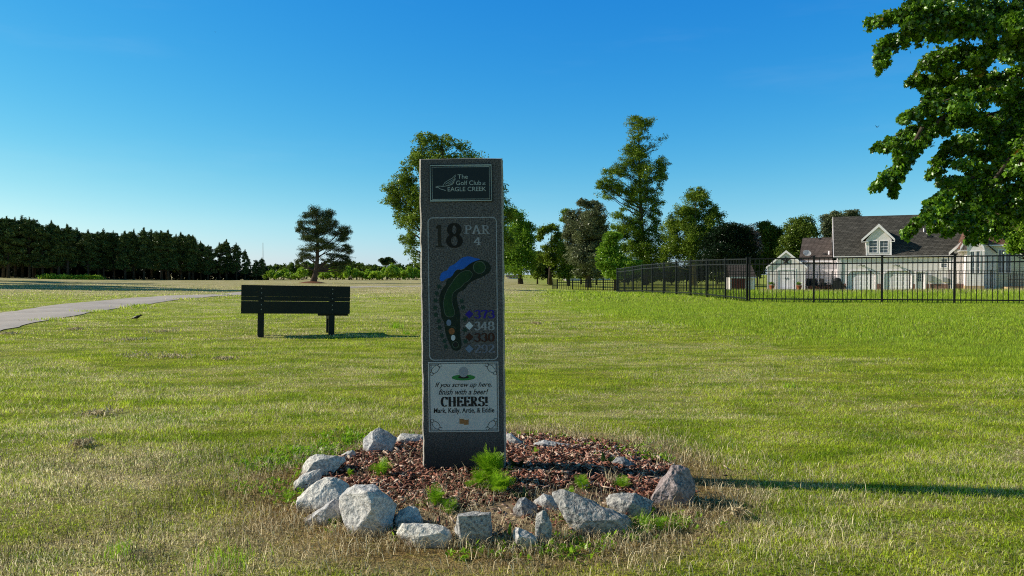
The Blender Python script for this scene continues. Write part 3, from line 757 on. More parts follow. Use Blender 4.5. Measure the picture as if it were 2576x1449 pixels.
def smooth_poly(pts, it=2):
    for _ in range(it):
        q = []
        for i in range(len(pts)):
            a, b = pts[i], pts[(i + 1) % len(pts)]
            q += [(a[0] * .75 + b[0] * .25, a[1] * .75 + b[1] * .25), (a[0] * .25 + b[0] * .75, a[1] * .25 + b[1] * .75)]
        pts = q
    return pts
def ell(c, rx, rz, k=28): return [(c[0] + rx * math.cos(2 * math.pi * i / k), c[1] + rz * math.sin(2 * math.pi * i / k)) for i in range(k)]
def arc(cx, cz, rx, rz, a0, a1, k=14): return [(cx + rx * math.cos(R(a0 + (a1 - a0) * i / k)), cz + rz * math.sin(R(a0 + (a1 - a0) * i / k))) for i in range(k + 1)]
# a small stroke alphabet with thick uprights, thin bars and serifs (unit height)
def glyph(ch):
    S = []
    sf = lambda x, z, w=.2: S.append([(x - w, z), (x + w, z)])
    if ch == '1': S += [[(.35, 1), (.35, 0)], [(.35, .98), (.16, .86)]]; sf(.35, .02, .24); wd = .62
    elif ch == '8': S += [arc(.38, .75, .22, .235, 0, 360, 24), arc(.38, .265, .27, .25, 0, 360, 24)]; wd = .76
    elif ch == '0': S += [arc(.36, .5, .25, .48, 0, 360, 28)]; wd = .72
    elif ch == '3': S += [arc(.34, .75, .22, .23, 150, -90, 16), arc(.34, .265, .25, .25, 90, -150, 16), [(.13, .82), (.13, .9)], [(.1, .14), (.1, .22)]]; wd = .7
    elif ch == '4': S += [[(.5, 1), (.5, 0)], [(.48, .97), (.06, .3)], [(.04, .3), (.72, .3)]]; sf(.5, .02); wd = .76
    elif ch == '7': S += [[(.1, .96), (.66, .96)], [(.64, .95), (.42, .45), (.34, 0)], [(.1, 1), (.1, .8)]]; wd = .72
    elif ch == '9': S += [arc(.36, .7, .24, .28, 0, 360, 22), arc(.26, .5, .34, .48, 10, -110, 12)]; wd = .7
    elif ch == '2': S += [arc(.35, .74, .23, .24, 160, -30, 14) + [(.1, .06)], [(.08, .06), (.64, .06)], [(.64, .0), (.64, .2)]]; wd = .72
    elif ch == 'P': S += [[(.2, 1), (.2, 0)], [(.2, .97)] + arc(.38, .73, .22, .24, 90, -90, 10) + [(.2, .49)]]; sf(.2, .02); sf(.14, .98, .12); wd = .7
    elif ch == 'A': S += [[(.4, 1), (.68, 0)], [(.4, 1), (.12, 0)], [(.22, .33), (.58, .33)]]; sf(.12, .02, .13); sf(.68, .02, .14); wd = .84
    elif ch == 'R': S += [[(.2, 1), (.2, 0)], [(.2, .97)] + arc(.36, .74, .22, .23, 90, -90, 10) + [(.2, .51)], [(.38, .5), (.62, .02)]]; sf(.2, .02); sf(.14, .98, .12); sf(.68, .02, .1); wd = .82
    elif ch == 'C': S += [arc(.4, .5, .3, .48, 50, 310, 20), [(.62, .98), (.62, .72)]]; wd = .76
    elif ch == 'H': S += [[(.18, 1), (.18, 0)], [(.68, 1), (.68, 0)], [(.18, .5), (.68, .5)]]; [sf(x, z, .15) for x in (.18, .68) for z in (.02, .98)]; wd = .88
    elif ch == 'E': S += [[(.2, 1), (.2, 0)], [(.08, .98), (.62, .98)], [(.2, .5), (.5, .5)], [(.08, .02), (.66, .02)], [(.61, 1), (.61, .76)], [(.65, 0), (.65, .26)], [(.5, .62), (.5, .38)]]; wd = .74
    elif ch == 'S': S += [arc(.35, .73, .2, .25, 40, 270, 14)[:-1] + arc(.35, .25, .24, .24, 90, -150, 14), [(.55, .98), (.55, .74)], [(.11, .02), (.11, .26)]]; wd = .68
    elif ch == '!': S += [[(.2, 1), (.2, .3)], [(.2, .14), (.2, .0)]]; wd = .4
    else: wd = .35
    return S, wd
def serif_text(txt, box, name, mat, parent, y, thick=.2, thin=.055, bold=1.):
    """box = (x0, x1, z0, z1) on the sign face"""
    tot = sum(glyph(c)[1] for c in txt); x0, x1, z0, z1 = box; h = z1 - z0; sx = (x1 - x0) / (tot * h) 
    mb = MB(); cur = x0; k = 0
    for c in txt:
        S, wd = glyph(c)
        for s in S:
            k += 1; dy = (k % 7) * .00012
            pts = [(cur + p[0] * h * sx, z0 + p[1] * h) for p in s]
            closed = len(s) > 18 and abs(s[0][0] - s[-1][0]) < 1e-6 and abs(s[0][1] - s[-1][1]) < 1e-6
            if closed: pts = pts[:-1]
            strip(mb, pts, 0, y - dy, closed, wfun=lambda t: h * (thin + (thick - thin) * abs(t.y) ** 1.5) * bold)
        cur += wd * h * sx
    return mb.build(name, M[mat], parent)
def text(txt, box, name, mat, parent, y, shear=0., off=0.):
    cu = bpy.data.curves.new(name, 'FONT'); cu.body = txt; cu.shear = shear; cu.offset = off; cu.resolution_u = 3
    ob = bpy.data.objects.new(name, cu); col.objects.link(ob)
    dg = bpy.context.evaluated_depsgraph_get(); me = bpy.data.meshes.new_from_object(ob.evaluated_get(dg))
    bpy.data.objects.remove(ob); bpy.data.curves.remove(cu)
    n = len(me.vertices); a = np.zeros(n * 3, np.float32); me.vertices.foreach_get('co', a); a = a.reshape(-1, 3)
    x0, x1, z0, z1 = box; mn, mx = a.min(0), a.max(0)
    b = np.stack([x0 + (a[:, 0] - mn[0]) / (mx[0] - mn[0]) * (x1 - x0), np.full(n, y), z0 + (a[:, 1] - mn[1]) / (mx[1] - mn[1]) * (z1 - z0)], 1).astype(np.float32)
    me.vertices.foreach_set('co', b.ravel()); me.update(); me.materials.clear(); me.name = name
    return link(name, me, M[mat], parent)
def bx(Zf, x0, y0, x1, y1):
    a, b = Zf(x0, y1), Zf(x1, y0); return (a[0], b[0], a[1], b[1])
# club plaque
b = bx(Z1, 285, 133, 1022, 576); mb = MB(); mb.box(b[0], b[1], -.008, -.0005, b[2], b[3]); plq = mb.build('club_plaque', M['plaque'], sign, bevel=.0008)
b = bx(Z1, 293, 148, 1010, 566); mb = MB(); strip(mb, [(b[0], b[2]), (b[1], b[2]), (b[1], b[3]), (b[0], b[3])], .0034, -.0086, True)
b = bx(Z1, 316, 168, 988, 548); strip(mb, [(b[0], b[2]), (b[1], b[2]), (b[1], b[3]), (b[0], b[3])], .0016, -.0086, True); mb.build('border', M['plaqline'], plq)
text('The', bx(Z1, 614, 258, 735, 308), 'lettering', 'plaqline', plq, -.0088)
text('Golf Club', bx(Z1, 596, 330, 892, 383), 'lettering', 'plaqline', plq, -.0088)
text('at', bx(Z1, 908, 352, 944, 383), 'lettering', 'plaqline', plq, -.0088)
text('EAGLE CREEK', bx(Z1, 497, 404, 950, 455), 'lettering', 'plaqline', plq, -.0088)
mb = MB()
def zs(pts, w, taper=True):
    q = [Z1(*p) for p in pts]; strip(mb, q, w, -.0088 - .0001 * len(mb.f) / 60)
zs([(352, 405), (372, 396), (400, 392), (440, 396), (500, 388), (550, 375), (572, 345)], .0022)
zs([(360, 408), (385, 408), (405, 424), (440, 434), (472, 446)], .0022)
zs([(440, 388), (465, 350), (510, 322), (552, 300), (592, 260)], .0018)
for q in ([(480, 362), (530, 335), (568, 312), (592, 275)], [(500, 372), (545, 345), (575, 322), (590, 300)], [(520, 378), (555, 355), (580, 330), (588, 315)], [(468, 372), (510, 346)]): zs(q, .0015)
mb.build('eagle_emblem', M['plaqline'], plq)
# engraved frame
b = bx(Z2, 272, -225, 1127, 1368)
bz = bx(Z1, 255, 765, 1068, 1400); b = (Z2(276, 0)[0], Z2(1122, 0)[0], Z2(0, 1366)[1], bz[3])
mb = MB(); fr = rrect(b[0], b[1], b[2], b[3], .022); strip(mb, fr, .0048, -.0007, True); mb.build('engraved_frame', M['engr'], sign)
M['num_faded'] = plain('faded_black_paint', (.03, .028, .02), .8, .7, 70, .5, .002)
serif_text('1', bx(Z1, 330, 850, 450, 1112), 'hole_number', 'num_faded', sign, -.0008, .15, .06)
serif_text('8', bx(Z1, 478, 838, 668, 1114), 'hole_number', 'num_black', sign, -.0008, .22, .09)
serif_text('PAR', bx(Z1, 690, 858, 1000, 958), 'par_lettering', 'num_white', sign, -.0008, .22, .07)
serif_text('4', bx(Z1, 800, 1000, 892, 1092), 'par_lettering', 'num_white', sign, -.0008, .22, .08)
# hole map
hm = MB()
def mp(pts, name, mat, y, it=2, parent=sign):
    m_ = MB(); q = smooth_poly([Z2(*p) for p in pts], it); m_.add([(p[0], y, p[1]) for p in q], [tuple(range(len(q)))]); return m_.build(name, M[mat], parent)
mp([(412, 340), (440, 275), (520, 250), (530, 205), (600, 180), (690, 95), (780, 78), (860, 105), (918, 115), (900, 150), (800, 165), (720, 230), (680, 245), (620, 240), (560, 340), (500, 350), (450, 392), (420, 380)], 'painted_water', 'water_blue', -.0006, 1)
rough = mp([(640, 245), (700, 255), (780, 180), (850, 140), (930, 122), (1010, 150), (1055, 210), (1040, 280), (960, 330), (850, 375), (770, 420), (730, 490), (640, 530), (625, 580), (640, 680), (665, 760), (668, 900), (668, 1080), (690, 1150), (680, 1230), (630, 1255), (570, 1240), (545, 1180), (500, 1080), (480, 1000), (475, 890), (435, 840), (430, 740), (405, 650), (420, 540), (450, 480), (495, 430), (500, 370), (570, 330), (600, 270)], 'painted_rough', 'rough_green', -.0010, 1)
FW = [(770, 250), (825, 285), (815, 340), (770, 390), (720, 410), (690, 460), (620, 495), (575, 540), (565, 620), (580, 700), (605, 770), (590, 825), (530, 835), (485, 810), (470, 740), (460, 660), (475, 580), (510, 490), (560, 420), (620, 330), (690, 270)]
mp(FW, 'fairway', 'fairway', -.0014, 2, rough)
m_ = MB(); strip(m_, smooth_poly([Z2(*p) for p in FW], 2), .0024, -.0018, True)
gc = Z2(908, 220); g_ = ell(gc, 75 * .2028 * SC, 75 * .2028 * SC); strip(m_, g_, .0028, -.0018, True)
strip(m_, ell(Z2(612, 1178), 36 * .2028 * SC, 40 * .2028 * SC), .0022, -.0018, True)
strip(m_, smooth_poly([Z2(*p) for p in [(480, 935), (540, 940), (600, 960), (620, 985)]], 0), .0014, -.0018); m_.build('painted_outline', M['outline'], rough)
m_ = MB(); m_.add([(p[0], -.0014, p[1]) for p in g_], [tuple(range(len(g_)))]); m_.build('putting_green_mark', M['fairway'], rough)
for c, rx, rz, mt in (((528, 903), 30, 40, 'steel_p'), ((563, 1008), 38, 42, 'orange_p'), ((582, 1090), 27, 36, 'white_p'), ((610, 1175), 22, 27, 'ink')):
    m_ = MB(); q = ell(Z2(*c), rx * .2028 * SC, rz * .2028 * SC, 14); m_.add([(p[0], -.0016, p[1]) for p in q], [tuple(range(len(q)))]); m_.build('tee_mark', M[mt], rough)
for c in ((408, 455), (380, 538), (365, 625), (360, 715), (368, 803), (405, 880), (415, 962), (440, 1058), (475, 1130), (492, 1200), (688, 635), (705, 716), (728, 860), (730, 995), (735, 1138)):
    c2 = Z2(*c); rr_ = 38 * .2028 * SC
    q = [(c2[0] + (rr_ if i % 2 == 0 else rr_ * .52) * math.cos(R(30 * i + 8)), c2[1] + (rr_ if i % 2 == 0 else rr_ * .52) * math.sin(R(30 * i + 8))) for i in range(12)]
    m_ = MB(); m_.add([(p[0], -.0006, p[1]) for p in q], [tuple(range(12))]); m_.build('tree_mark', M['star'], sign)
for t_, y0, y1, mt, mt2, cy in (('373', 752, 852, 'navy', 'navy', 800), ('348', 895, 998, 'num_white', 'white_p', 943), ('330', 1038, 1140, 'brown_p', 'brown_p', 1083), ('292', 1180, 1280, 'dull_p', 'steel_p', 1230)):
    serif_text(t_, bx(Z2, 842, y0, 1098, y1), 'yardage_number', mt, sign, -.0008, .26, .09)
    c2 = Z2(782, cy); dw, dh = 52 * .2028 * SC, 52 * .2028 * SC
    m_ = MB(); m_.add([(c2[0] + a * dw, -.0009, c2[1] + e * dh) for a, e in ((-1, 0), (0, -1), (1, 0), (0, 1))], [(0, 1, 2, 3)]); m_.build('tee_diamond', M[mt2], sign)
# sponsor panel (very slightly askew)
px0, px1, pz0, pz1 = bx(Z3, 268, 65, 1095, 900)
pan = MB(); pan.box(px0, px1, -.005, -.0004, pz0, pz1); panel = pan.build('sponsor_panel', M['panel'], sign, bevel=.0006)
for ins, wd in ((.0045, .0011), (.0075, .0011), (.0095, .0007)):
    pass
m_ = MB()
for ins, wd in ((.0048, .0016), (.0080, .0018)):
    strip(m_, [(px0 + ins, pz0 + ins), (px1 - ins, pz0 + ins), (px1 - ins, pz1 - ins), (px0 + ins, pz1 - ins)], wd, -.0055, True)
m_.build('border', M['ink'], panel)
U = .2117 * SC
for sx, sz in ((1, 1), (-1, 1), (1, -1), (-1, -1)):
    cx = px0 + .0105 if sx > 0 else px1 - .0105; cz = pz1 - .0105 if sz > 0 else pz0 + .0105
    m_ = MB()
    f = lambda pts: [(cx + sx * p[0] * U, cz - sz * p[1] * U) for p in pts]
    for k_, (pts, wd) in enumerate((pw_[0], pw_[1] * 1.55) for pw_ in (([(0, 0), (0, 105)], .0009), ([(12, 0), (12, 88)], .0009), ([(0, 3), (108, 3)], .0009), ([(0, 14), (90, 14)], .0009),
                     (arc(22, 22, 88, 88, 0, 90, 12), .0016), (arc(95, 92, 82, 82, 180, 270, 10), .0012),
                     (arc(112, 14, 20, 20, 0, 330, 12), .0013), (arc(16, 112, 20, 20, 0, 330, 12), .0013))):
        strip(m_, f(pts), wd, -.0055 - .0001 * k_)
    m_.build('corner_ornament', M['ink'], panel)
text('If you screw up here,', bx(Z3, 343, 305, 1015, 380), 'lettering', 'ink', panel, -.0056, .35, .012)
text('finish with a beer!', bx(Z3, 385, 388, 975, 455), 'lettering', 'ink', panel, -.0056, .35, .012)
serif_text('CHEERS!', bx(Z3, 412, 480, 975, 594), 'lettering', 'ink', panel, -.0056, .26, .07)
text('Mark, Kelly, Artie, & Eddie', bx(Z3, 327, 612, 1047, 690), 'lettering', 'ink', panel, -.0056, 0, .02)
m_ = MB(); q = ell(Z3(680, 250), 140 * U, 35 * U); m_.add([(p[0], -.0055, p[1]) for p in q], [tuple(range(len(q)))]); m_.build('putting_green_print', M['cup_green'], panel)
m_ = MB(); q = ell(Z3(681, 246), 65 * U, 17 * U); m_.add([(p[0], -.0057, p[1]) for p in q], [tuple(range(len(q)))]); m_.build('cup_print', M['ink'], panel)
m_ = MB(); q = ell(Z3(681, 185), 56 * U, 62 * U); m_.add([(p[0], -.0059, p[1]) for p in q], [tuple(range(len(q)))]); m_.build('golf_ball_print', M['ball'], panel)
for cx_, cy_ in ((660, 765), (712, 776)):
    m_ = MB(); a0, a1 = Z3(cx_ - 28, cy_ + 38), Z3(cx_ + 30, cy_ - 30); m_.add([(a0[0], -.0056 - .0002 * (cx_ > 700), a0[1]), (a1[0] - .001, -.0056 - .0002 * (cx_ > 700), a0[1]), (a1[0], -.0056 - .0002 * (cx_ > 700), a1[1]), (a0[0], -.0056 - .0002 * (cx_ > 700), a1[1])], [(0, 1, 2, 3)]); mg = m_.build('beer_mug_print', M['beer'], panel)
    m_ = MB(); q = ell(Z3(cx_, cy_ - 36), 34 * U, 15 * U, 14); m_.add([(p[0], -.006 - .0002 * (cx_ > 700), p[1]) for p in q], [tuple(range(len(q)))]); m_.build('foam', M['foam'], mg)
m_ = MB()
for p, q in (((690, 712), (680, 690)), ((705, 708), (706, 682)), ((722, 712), (735, 690))): strip(m_, [Z3(*p), Z3(*q)], .0012, -.0057)
# scuffs on the panel
for i in range(26):
    x = 320 + rs.rand() * 700; y = 110 + rs.rand() * 740; a = rs.rand() * 3; l = 8 + rs.rand() * 22
    strip(m_, [Z3(x, y), Z3(x + l * math.cos(a), y + l * .4 * math.sin(a)), Z3(x + l * 1.5 * math.cos(a + .5), y + l * .6 * math.sin(a + .5))], .0006 + rs.rand() * .0010, -.0053)
m_.build('scratches', M['dull_p'], panel)

# ------------------------------------------------------------------ bench
bl, brr = at(605, 850, 11.5), at(879, 846, 12.07)
yaw = math.atan2(brr.y - bl.y, brr.x - bl.x); BL = math.hypot(brr.x - bl.x, brr.y - bl.y)
bench = empty('park_bench', (bl.x, bl.y, zt1(bl.x, bl.y) + .0), yaw, 'dark green plank bench seen from behind, standing on the lawn left of the sign', 'bench')
bz = -bench.location.z
def Zb(y, d): return 1 - (y - 690) * d / F - bench.location.z
zt0 = Zb(715.7, 11.5); zbm = Zb(789, 11.5); h3 = (zt0 - zbm)
bench.rotation_euler = (0, R(1.2), yaw)
for a, e in ((zt0 - .005, zt0 - h3 * .405), (zt0 - h3 * .408, zt0 - h3 * .556), (zt0 - h3 * .566, zbm)):
    m_ = MB(); m_.box(0, BL, 0, .038, e, a); m_.build('back_plank', M['bench'], bench, bevel=.004)
for i in range(3):
    m_ = MB(); m_.box(.02, BL - .03, .07 + i * .15, .07 + i * .15 + .135, zbm + .0, zbm + .04); m_.build('seat_plank', M['bench'], bench, bevel=.004)
m_ = MB(); m_.box(BL * .70, BL - .02, .06, .10, zbm - .035, zbm - .004); m_.build('seat_rail', M['bench'], bench, bevel=.003)
for x in (.30, BL - .28):
    m_ = MB(); m_.box(x - .045, x + .045, .040, .115, -.2, zt0 - .02); m_.build('leg', M['bench'], bench, bevel=.005)
    m_ = MB(); m_.box(x - .045, x + .045, .43, .50, -.2, zbm - .003); m_.build('leg', M['bench'], bench, bevel=.005)
    m_ = MB(); m_.box(x - .04, x + .04, .117, .428, zbm - .10, zbm - .003); m_.build('seat_support', M['bench'], bench, bevel=.004)
    for k in (.12, .28, .46, .69, .85):
        m_ = MB(); m_.lathe([(.009, -.006), (.007, -.001)], (x, -.001, zt0 - h3 * k), 8, 'y'); m_.build('bolt', M['bolt'], bench)

# ------------------------------------------------------------------ fences
def fence(P0, P1, n, H, label, sp_=.125, zz=None, thick=1., tall=.0):
    f = empty('metal_fence', (P0[0], P0[1], 0), 0, label, 'fence')
    P0 = Vector(P0); P1 = Vector(P1); d = (P1 - P0); L_ = d.length; u = d / L_; rot = Matrix.Rotation(math.atan2(u.y, u.x), 4, 'Z')
    zf = lambda s: (zz(s) if zz else zt1(P0.x + u.x * s, P0.y + u.y * s))
    for i in range(n + 1):
        s = L_ * i / n; z = zf(s); m_ = MB(); r = .032 * thick
        m_.box(s - r, s + r, -r, r, z - .15, z + H + .03, rot); m_.box(s - r * 1.25, s + r * 1.25, -r * 1.25, r * 1.25, z + H + .031, z + H + .052, rot)
        m_.build('post', M['fence'], f)
    for i in range(n):
        s0, s1 = L_ * i / n + .033 * thick, L_ * (i + 1) / n - .033 * thick; z0, z1 = zf(s0), zf(s1); m_ = MB()
        for hh in (H - .02, H - .21, .12):
            r = .021 * thick
            vs = []
            for s, z in ((s0, z0), (s1, z1)):
                vs += [rot @ Vector((s, -r, z + hh - r)), rot @ Vector((s, r, z + hh - r)), rot @ Vector((s, r, z + hh + r)), rot @ Vector((s, -r, z + hh + r))]
            m_.add(vs, [(0, 1, 2, 3), (7, 6, 5, 4), (0, 4, 5, 1), (1, 5, 6, 2), (2, 6, 7, 3), (3, 7, 4, 0)])
        k = max(2, int(round((s1 - s0) / sp_)))
        for j in range(1, k):
            s = s0 + (s1 - s0) * j / k; z = z0 + (z1 - z0) * j / k; r = .0108 * thick
            m_.box(s - r, s + r, -r * .9, r * .9, z + .03, z + H - .005, rot)
        m_.build('picket_panel', M['fence'], f)
    return f
fence((8.29, 25.8), (19.9, 21.3), 6, 1.53, 'tall black metal picket fence in front of the houses on the right', .148)
fence((6.60, 46.4), (8.25, 25.95), 10, 1.53, 'tall black metal picket fence running away from the lawn corner to the far fence', .15)
fence((26.0 * .3215 - .1, 57.5), (38.5, 50.5), 12, 1.5, 'black picket fence farther back, close in front of the grey houses', .2)
def far_z(s): return at(1480, 733, 62).z
fence((at(1402, 733, 62).x, 62), (at(1556, 733, 62).x, 62), 4, .97, 'low far black picket fence left of the tall fence', .155, lambda s: far_z(s) , 1.7)
g_ = empty('fence_gate', (at(1402, 733, 62).x, 62, far_z(0)), 0, 'dark narrow gate leaf seen edge on at the left end of the far fence', 'gate')
m_ = MB(); [m_.box(-.36 + i * .08, -.36 + i * .08 + .045, .02 * i, .02 * i + .04, -.05, 1.02) for i in range(5)]; m_.build('gate_leaf', M['fence'], g_)
m_ = MB(); m_.box(-.42, -.37, -.03, .03, -.1, 1.1); m_.build('post', M['fence'], g_)

# ------------------------------------------------------------------ houses
TH = R(22.4)
HO = Vector((.4403 * 70, 70, -.5)); HR = Matrix.Rotation(-TH, 3, 'Z')
def zoomA(zx, zy): return 1853 + zx * .2808, 479.2 + zy * .2808
def HL(zx, zy, v=0.):
    x, y = zoomA(zx, zy); d = HR.transposed() @ ray(x, y); o = HR.transposed() @ (Vector((0, 0, CAMH)) - HO)
    t = (v - o.y) / d.y; p = o + d * t; return p.x, p.z
def hbox(zx0, zy0, zx1, zy1, v=0.):
    a = HL(zx0, zy1, v); b = HL(zx1, zy0, v); return a[0], b[0], a[1], b[1]
def wall_open(mb, u0, u1, z0, z1, ops, v0, v1):
    us = sorted(set([u0, u1] + [q for o in ops for q in o[:2]])); zs_ = sorted(set([z0, z1] + [q for o in ops for q in o[2:]]))
    us = [q for q in us if u0 <= q <= u1]; zs_ = [q for q in zs_ if z0 <= q <= z1]
    for j in range(len(zs_) - 1):
        run = None
        for i in range(len(us) - 1):
            cu, cz = (us[i] + us[i + 1]) / 2, (zs_[j] + zs_[j + 1]) / 2
            hole = any(o[0] < cu < o[1] and o[2] < cz < o[3] for o in ops)
            if not hole:
                mb.add([(us[i], v0, zs_[j]), (us[i + 1], v0, zs_[j]), (us[i + 1], v0, zs_[j + 1]), (us[i], v0, zs_[j + 1])], [(0, 1, 2, 3)])
    for o in ops:
        a, b, c, d = o
        mb.add([(a, v0, c), (b, v0, c), (b, v0, d), (a, v0, d), (a, v1, c), (b, v1, c), (b, v1, d), (a, v1, d)], [(0, 4, 7, 3), (1, 2, 6, 5), (3, 7, 6, 2)])
def window(b, v, parent, mull=(1, 1), fr=.06, rec=.06):
    a0, a1, c0, c1 = b; w_ = MB()
    w_.box(a0 - fr, a0, v - .03, v + rec, c0 - fr, c1 + fr); w_.box(a1, a1 + fr, v - .03, v + rec, c0 - fr, c1 + fr)
    w_.box(a0, a1, v - .03, v + rec, c1, c1 + fr); w_.box(a0, a1, v - .03, v + rec, c0 - fr, c0)
    cz = (c0 + c1) / 2; w_.box(a0, a1, v + .0, v + rec - .002, cz - .028, cz + .028)
    o = w_.build('window', M['white'], parent)
    g = MB(); g.box(a0, a1, v + .045, v + .055, c0, cz - .03); g.box(a0, a1, v + .045, v + .055, cz + .03, c1); g.build('pane', M['glass'], o)
    m2 = MB()
    for i in range(1, mull[0] + 1):
        u = a0 + (a1 - a0) * i / (mull[0] + 1); m2.box(u - .012, u + .012, v + .03, v + .043, c0, c1)
    for i in range(1, 2 * mull[1] + 2):
        z = c0 + (c1 - c0) * i / (2 * mull[1] + 2)
        if abs(z - cz) > .05: m2.box(a0, a1, v + .031, v + .0425, z - .012, z + .012)
    m2.build('glazing_bars', M['white'], o)
    return o
def slope(mb, a, b, c, d, th=.09):
    """roof plane a-b (eave) c-d (ridge), thickness downward"""
    mb.prism([a, b, c, d], (0, 0, -th))
def house_main():
    h = empty('garage_house', HO, -TH, 'grey sided house with two arched white garage doors, a dormer and a charcoal roof', 'house')
    eu = HL(905, 562, -.14); U1 = HL(1920, 600)[0]; ez = HL(1400, 575)[1]; D_ = 9.
    RZ = 7.25; slp = (RZ - ez) / (D_ / 2)
    g1 = hbox(992, 722, 1243, 900); g2 = hbox(1318, 722, 1568, 900); dr = hbox(1610, 728, 1686, 900); sw = hbox(1834, 616, 1884, 688)
    g1 = (g1[0], g1[1], 0, g1[3]); g2 = (g2[0], g2[1], 0, g2[3]); dr = (dr[0], dr[1], .05, dr[3])
    w_ = MB(); wall_open(w_, 0, U1, -.3, ez, [(g1[0], g1[1], -.3, g1[3]), (g2[0], g2[1], -.3, g2[3]), (dr[0], dr[1], -.3, dr[3]), sw], 0, .25)
    w_.build('front_wall', M['siding'], h)
    w_ = MB(); w_.prism([(0, 0, -.3), (0, D_, -.3), (0, D_, ez), (0, D_ / 2, RZ - .12), (0, 0, ez)], (.2, 0, 0)); w_.build('gable_wall', M['siding_w'], h)
    w_ = MB(); w_.box(.2, U1 + 4, D_ - .2, D_, -.3, ez); w_.box(.2, U1 + .1, .6, .7, -.3, ez - .2); w_.build('rear_wall', M['siding'], h)
    w_ = MB(); slope(w_, (-.35, -.14, ez - .14 * slp), (U1 + .3, -.14, ez - .14 * slp), (U1 + .3, D_ / 2, RZ), (-.35, D_ / 2, RZ))
    rr_ = U1 + 5.5
    slope(w_, (U1 + .3, -.14, ez - .14 * slp), (U1 + .3, -.13, ez - .14 * slp), (rr_, D_ / 2, RZ), (U1 + .3, D_ / 2, RZ))
    slope(w_, (-.35, D_ + .35, ez - .35 * slp), (rr_, D_ + .35, ez - .35 * slp), (rr_, D_ / 2, RZ - .003), (-.35, D_ / 2, RZ - .003))
    rf = w_.build('roof', M['roof'], h)
    # rakes, fascia, gutter
    w_ = MB(); ee = ez - .14 * slp
    w_.prism([(-.40, -.17, ee - .02), (-.40, -.17, ee - .32), (-.40, D_ / 2, RZ - .32), (-.40, D_ / 2, RZ)], (.045, 0, 0))
    w_.prism([(-.40, D_ + .38, ee - .02), (-.40, D_ + .38, ee - .32), (-.40, D_ / 2 + .002, RZ - .32), (-.40, D_ / 2 + .002, RZ)], (.045, 0, 0))
    w_.box(-.35, U1 + .2, -.235, -.142, ee - .12, ee - .0); w_.build('fascia', M['white'], h)
    w_ = MB(); w_.box(-.34, U1 + .1, -.141, -.01, ee - .13, ee - .10); w_.build('soffit', M['white'], h)
    w_ = MB()
    for x in (-.02, U1 - .12): w_.box(x, x + .14, -.045, .0 - .002, 0, ee - .16)
    w_.build('corner_trim', M['white'], h)
    for xx_ in (U1 + .12, .16): w_ = MB(); w_.box(xx_, xx_ + .08, -.12, -.05, .05, ee - .17); w_.build('downspout', M['white'], h)
    w_ = MB(); bh = .62
    for a, b in ((.15, g1[0] - .12), (g1[1] + .12, g2[0] - .12), (g2[1] + .12, dr[0] - .12), (dr[1] + .12, U1 - .15)):
        w_.box(a, b, -.03, -.002, -.2, bh)
    w_.build('brick_base', M['brick'], h)
    for g in (g1, g2):
        w_ = MB(); t = .11; c = .35
        w_.box(g[0] - t, g[0], -.035, .02, 0, g[3] - c); w_.box(g[1], g[1] + t, -.035, .02, 0, g[3] - c)
        w_.xzpoly([(g[0] - t, g[3] - c), (g[0], g[3] - c), (g[0] + c, g[3]), (g[1] - c, g[3]), (g[1], g[3] - c), (g[1] + t, g[3] - c), (g[1] - c + .05, g[3] + t), (g[0] + c - .05, g[3] + t)], -.035, .02)
        w_.xzpoly([(g[0] + .001, g[3] - c), (g[0] + c, g[3] - .001), (g[0] + .001, g[3] - .001)], -.02, .02); w_.xzpoly([(g[1] - .001, g[3] - c), (g[1] - .001, g[3] - .001), (g[1] - c, g[3] - .001)], -.02, .02)
        fr = w_.build('door_surround', M['white'], h)
        w_ = MB(); nr, nc = 4, 4; H_ = g[3] / nr; W_ = (g[1] - g[0]) / nc
        w_.box(g[0], g[1], .12, .15, -.05, g[3])
        for i in range(nr):
            for j in range(nc): w_.box(g[0] + j * W_ + .07, g[0] + (j + 1) * W_ - .07, .105, .119, i * H_ + .07, (i + 1) * H_ - .07)
        w_.build('garage_door', M['door_w'], h)
    w_ = MB(); w_.box(dr[0], dr[1], .1, .14, 0, dr[3]); t = .1
    d_ = w_.build('entry_door', M['door_w'], h)
    pb = hbox(1625, 742, 1670, 815, .1); w_ = MB(); w_.box(pb[0], pb[1], .085, .098, pb[2], pb[3]); w_.build('door_glass', M['glass'], d_)
    w_ = MB()
    for i in range(1, 3):
        u = pb[0] + (pb[1] - pb[0]) * i / 3; w_.box(u - .015, u + .015, .075, .084, pb[2], pb[3])
        z = pb[2] + (pb[3] - pb[2]) * i / 3; w_.box(pb[0], pb[1], .076, .0835, z - .015, z + .015)
    w_.build('glazing_bars', M['white'], d_)
    w_ = MB(); w_.lathe([(.03, .03), (.03, .09)], (dr[0] + .08, 0, 1.), 8, 'y'); w_.build('handle', M['darkobj'], d_)
    w_ = MB(); w_.box(dr[0] - t, dr[0], -.035, .03, 0, dr[3] + t); w_.box(dr[1], dr[1] + t, -.035, .03, 0, dr[3] + t); w_.box(dr[0], dr[1], -.035, .03, dr[3], dr[3] + t); w_.build('door_frame', M['white'], h)
    window(sw, 0, h)
    # twin flood lamps above the garage doors
    for zx in (1118, 1432):
        p = HL(zx, 668); w_ = MB(); w_.box(p[0] - .06, p[0] + .06, -.06, -.002, p[1] - .06, p[1] + .06)
        for s in (-1, 1): w_.tube([(p[0], -.06, p[1]), (p[0] + s * .12, -.2, p[1] + .02), (p[0] + s * .2, -.36, p[1] - .06)], [.02, .05, .09], 8)
        w_.build('flood_lamp', M['greymetal'], h)
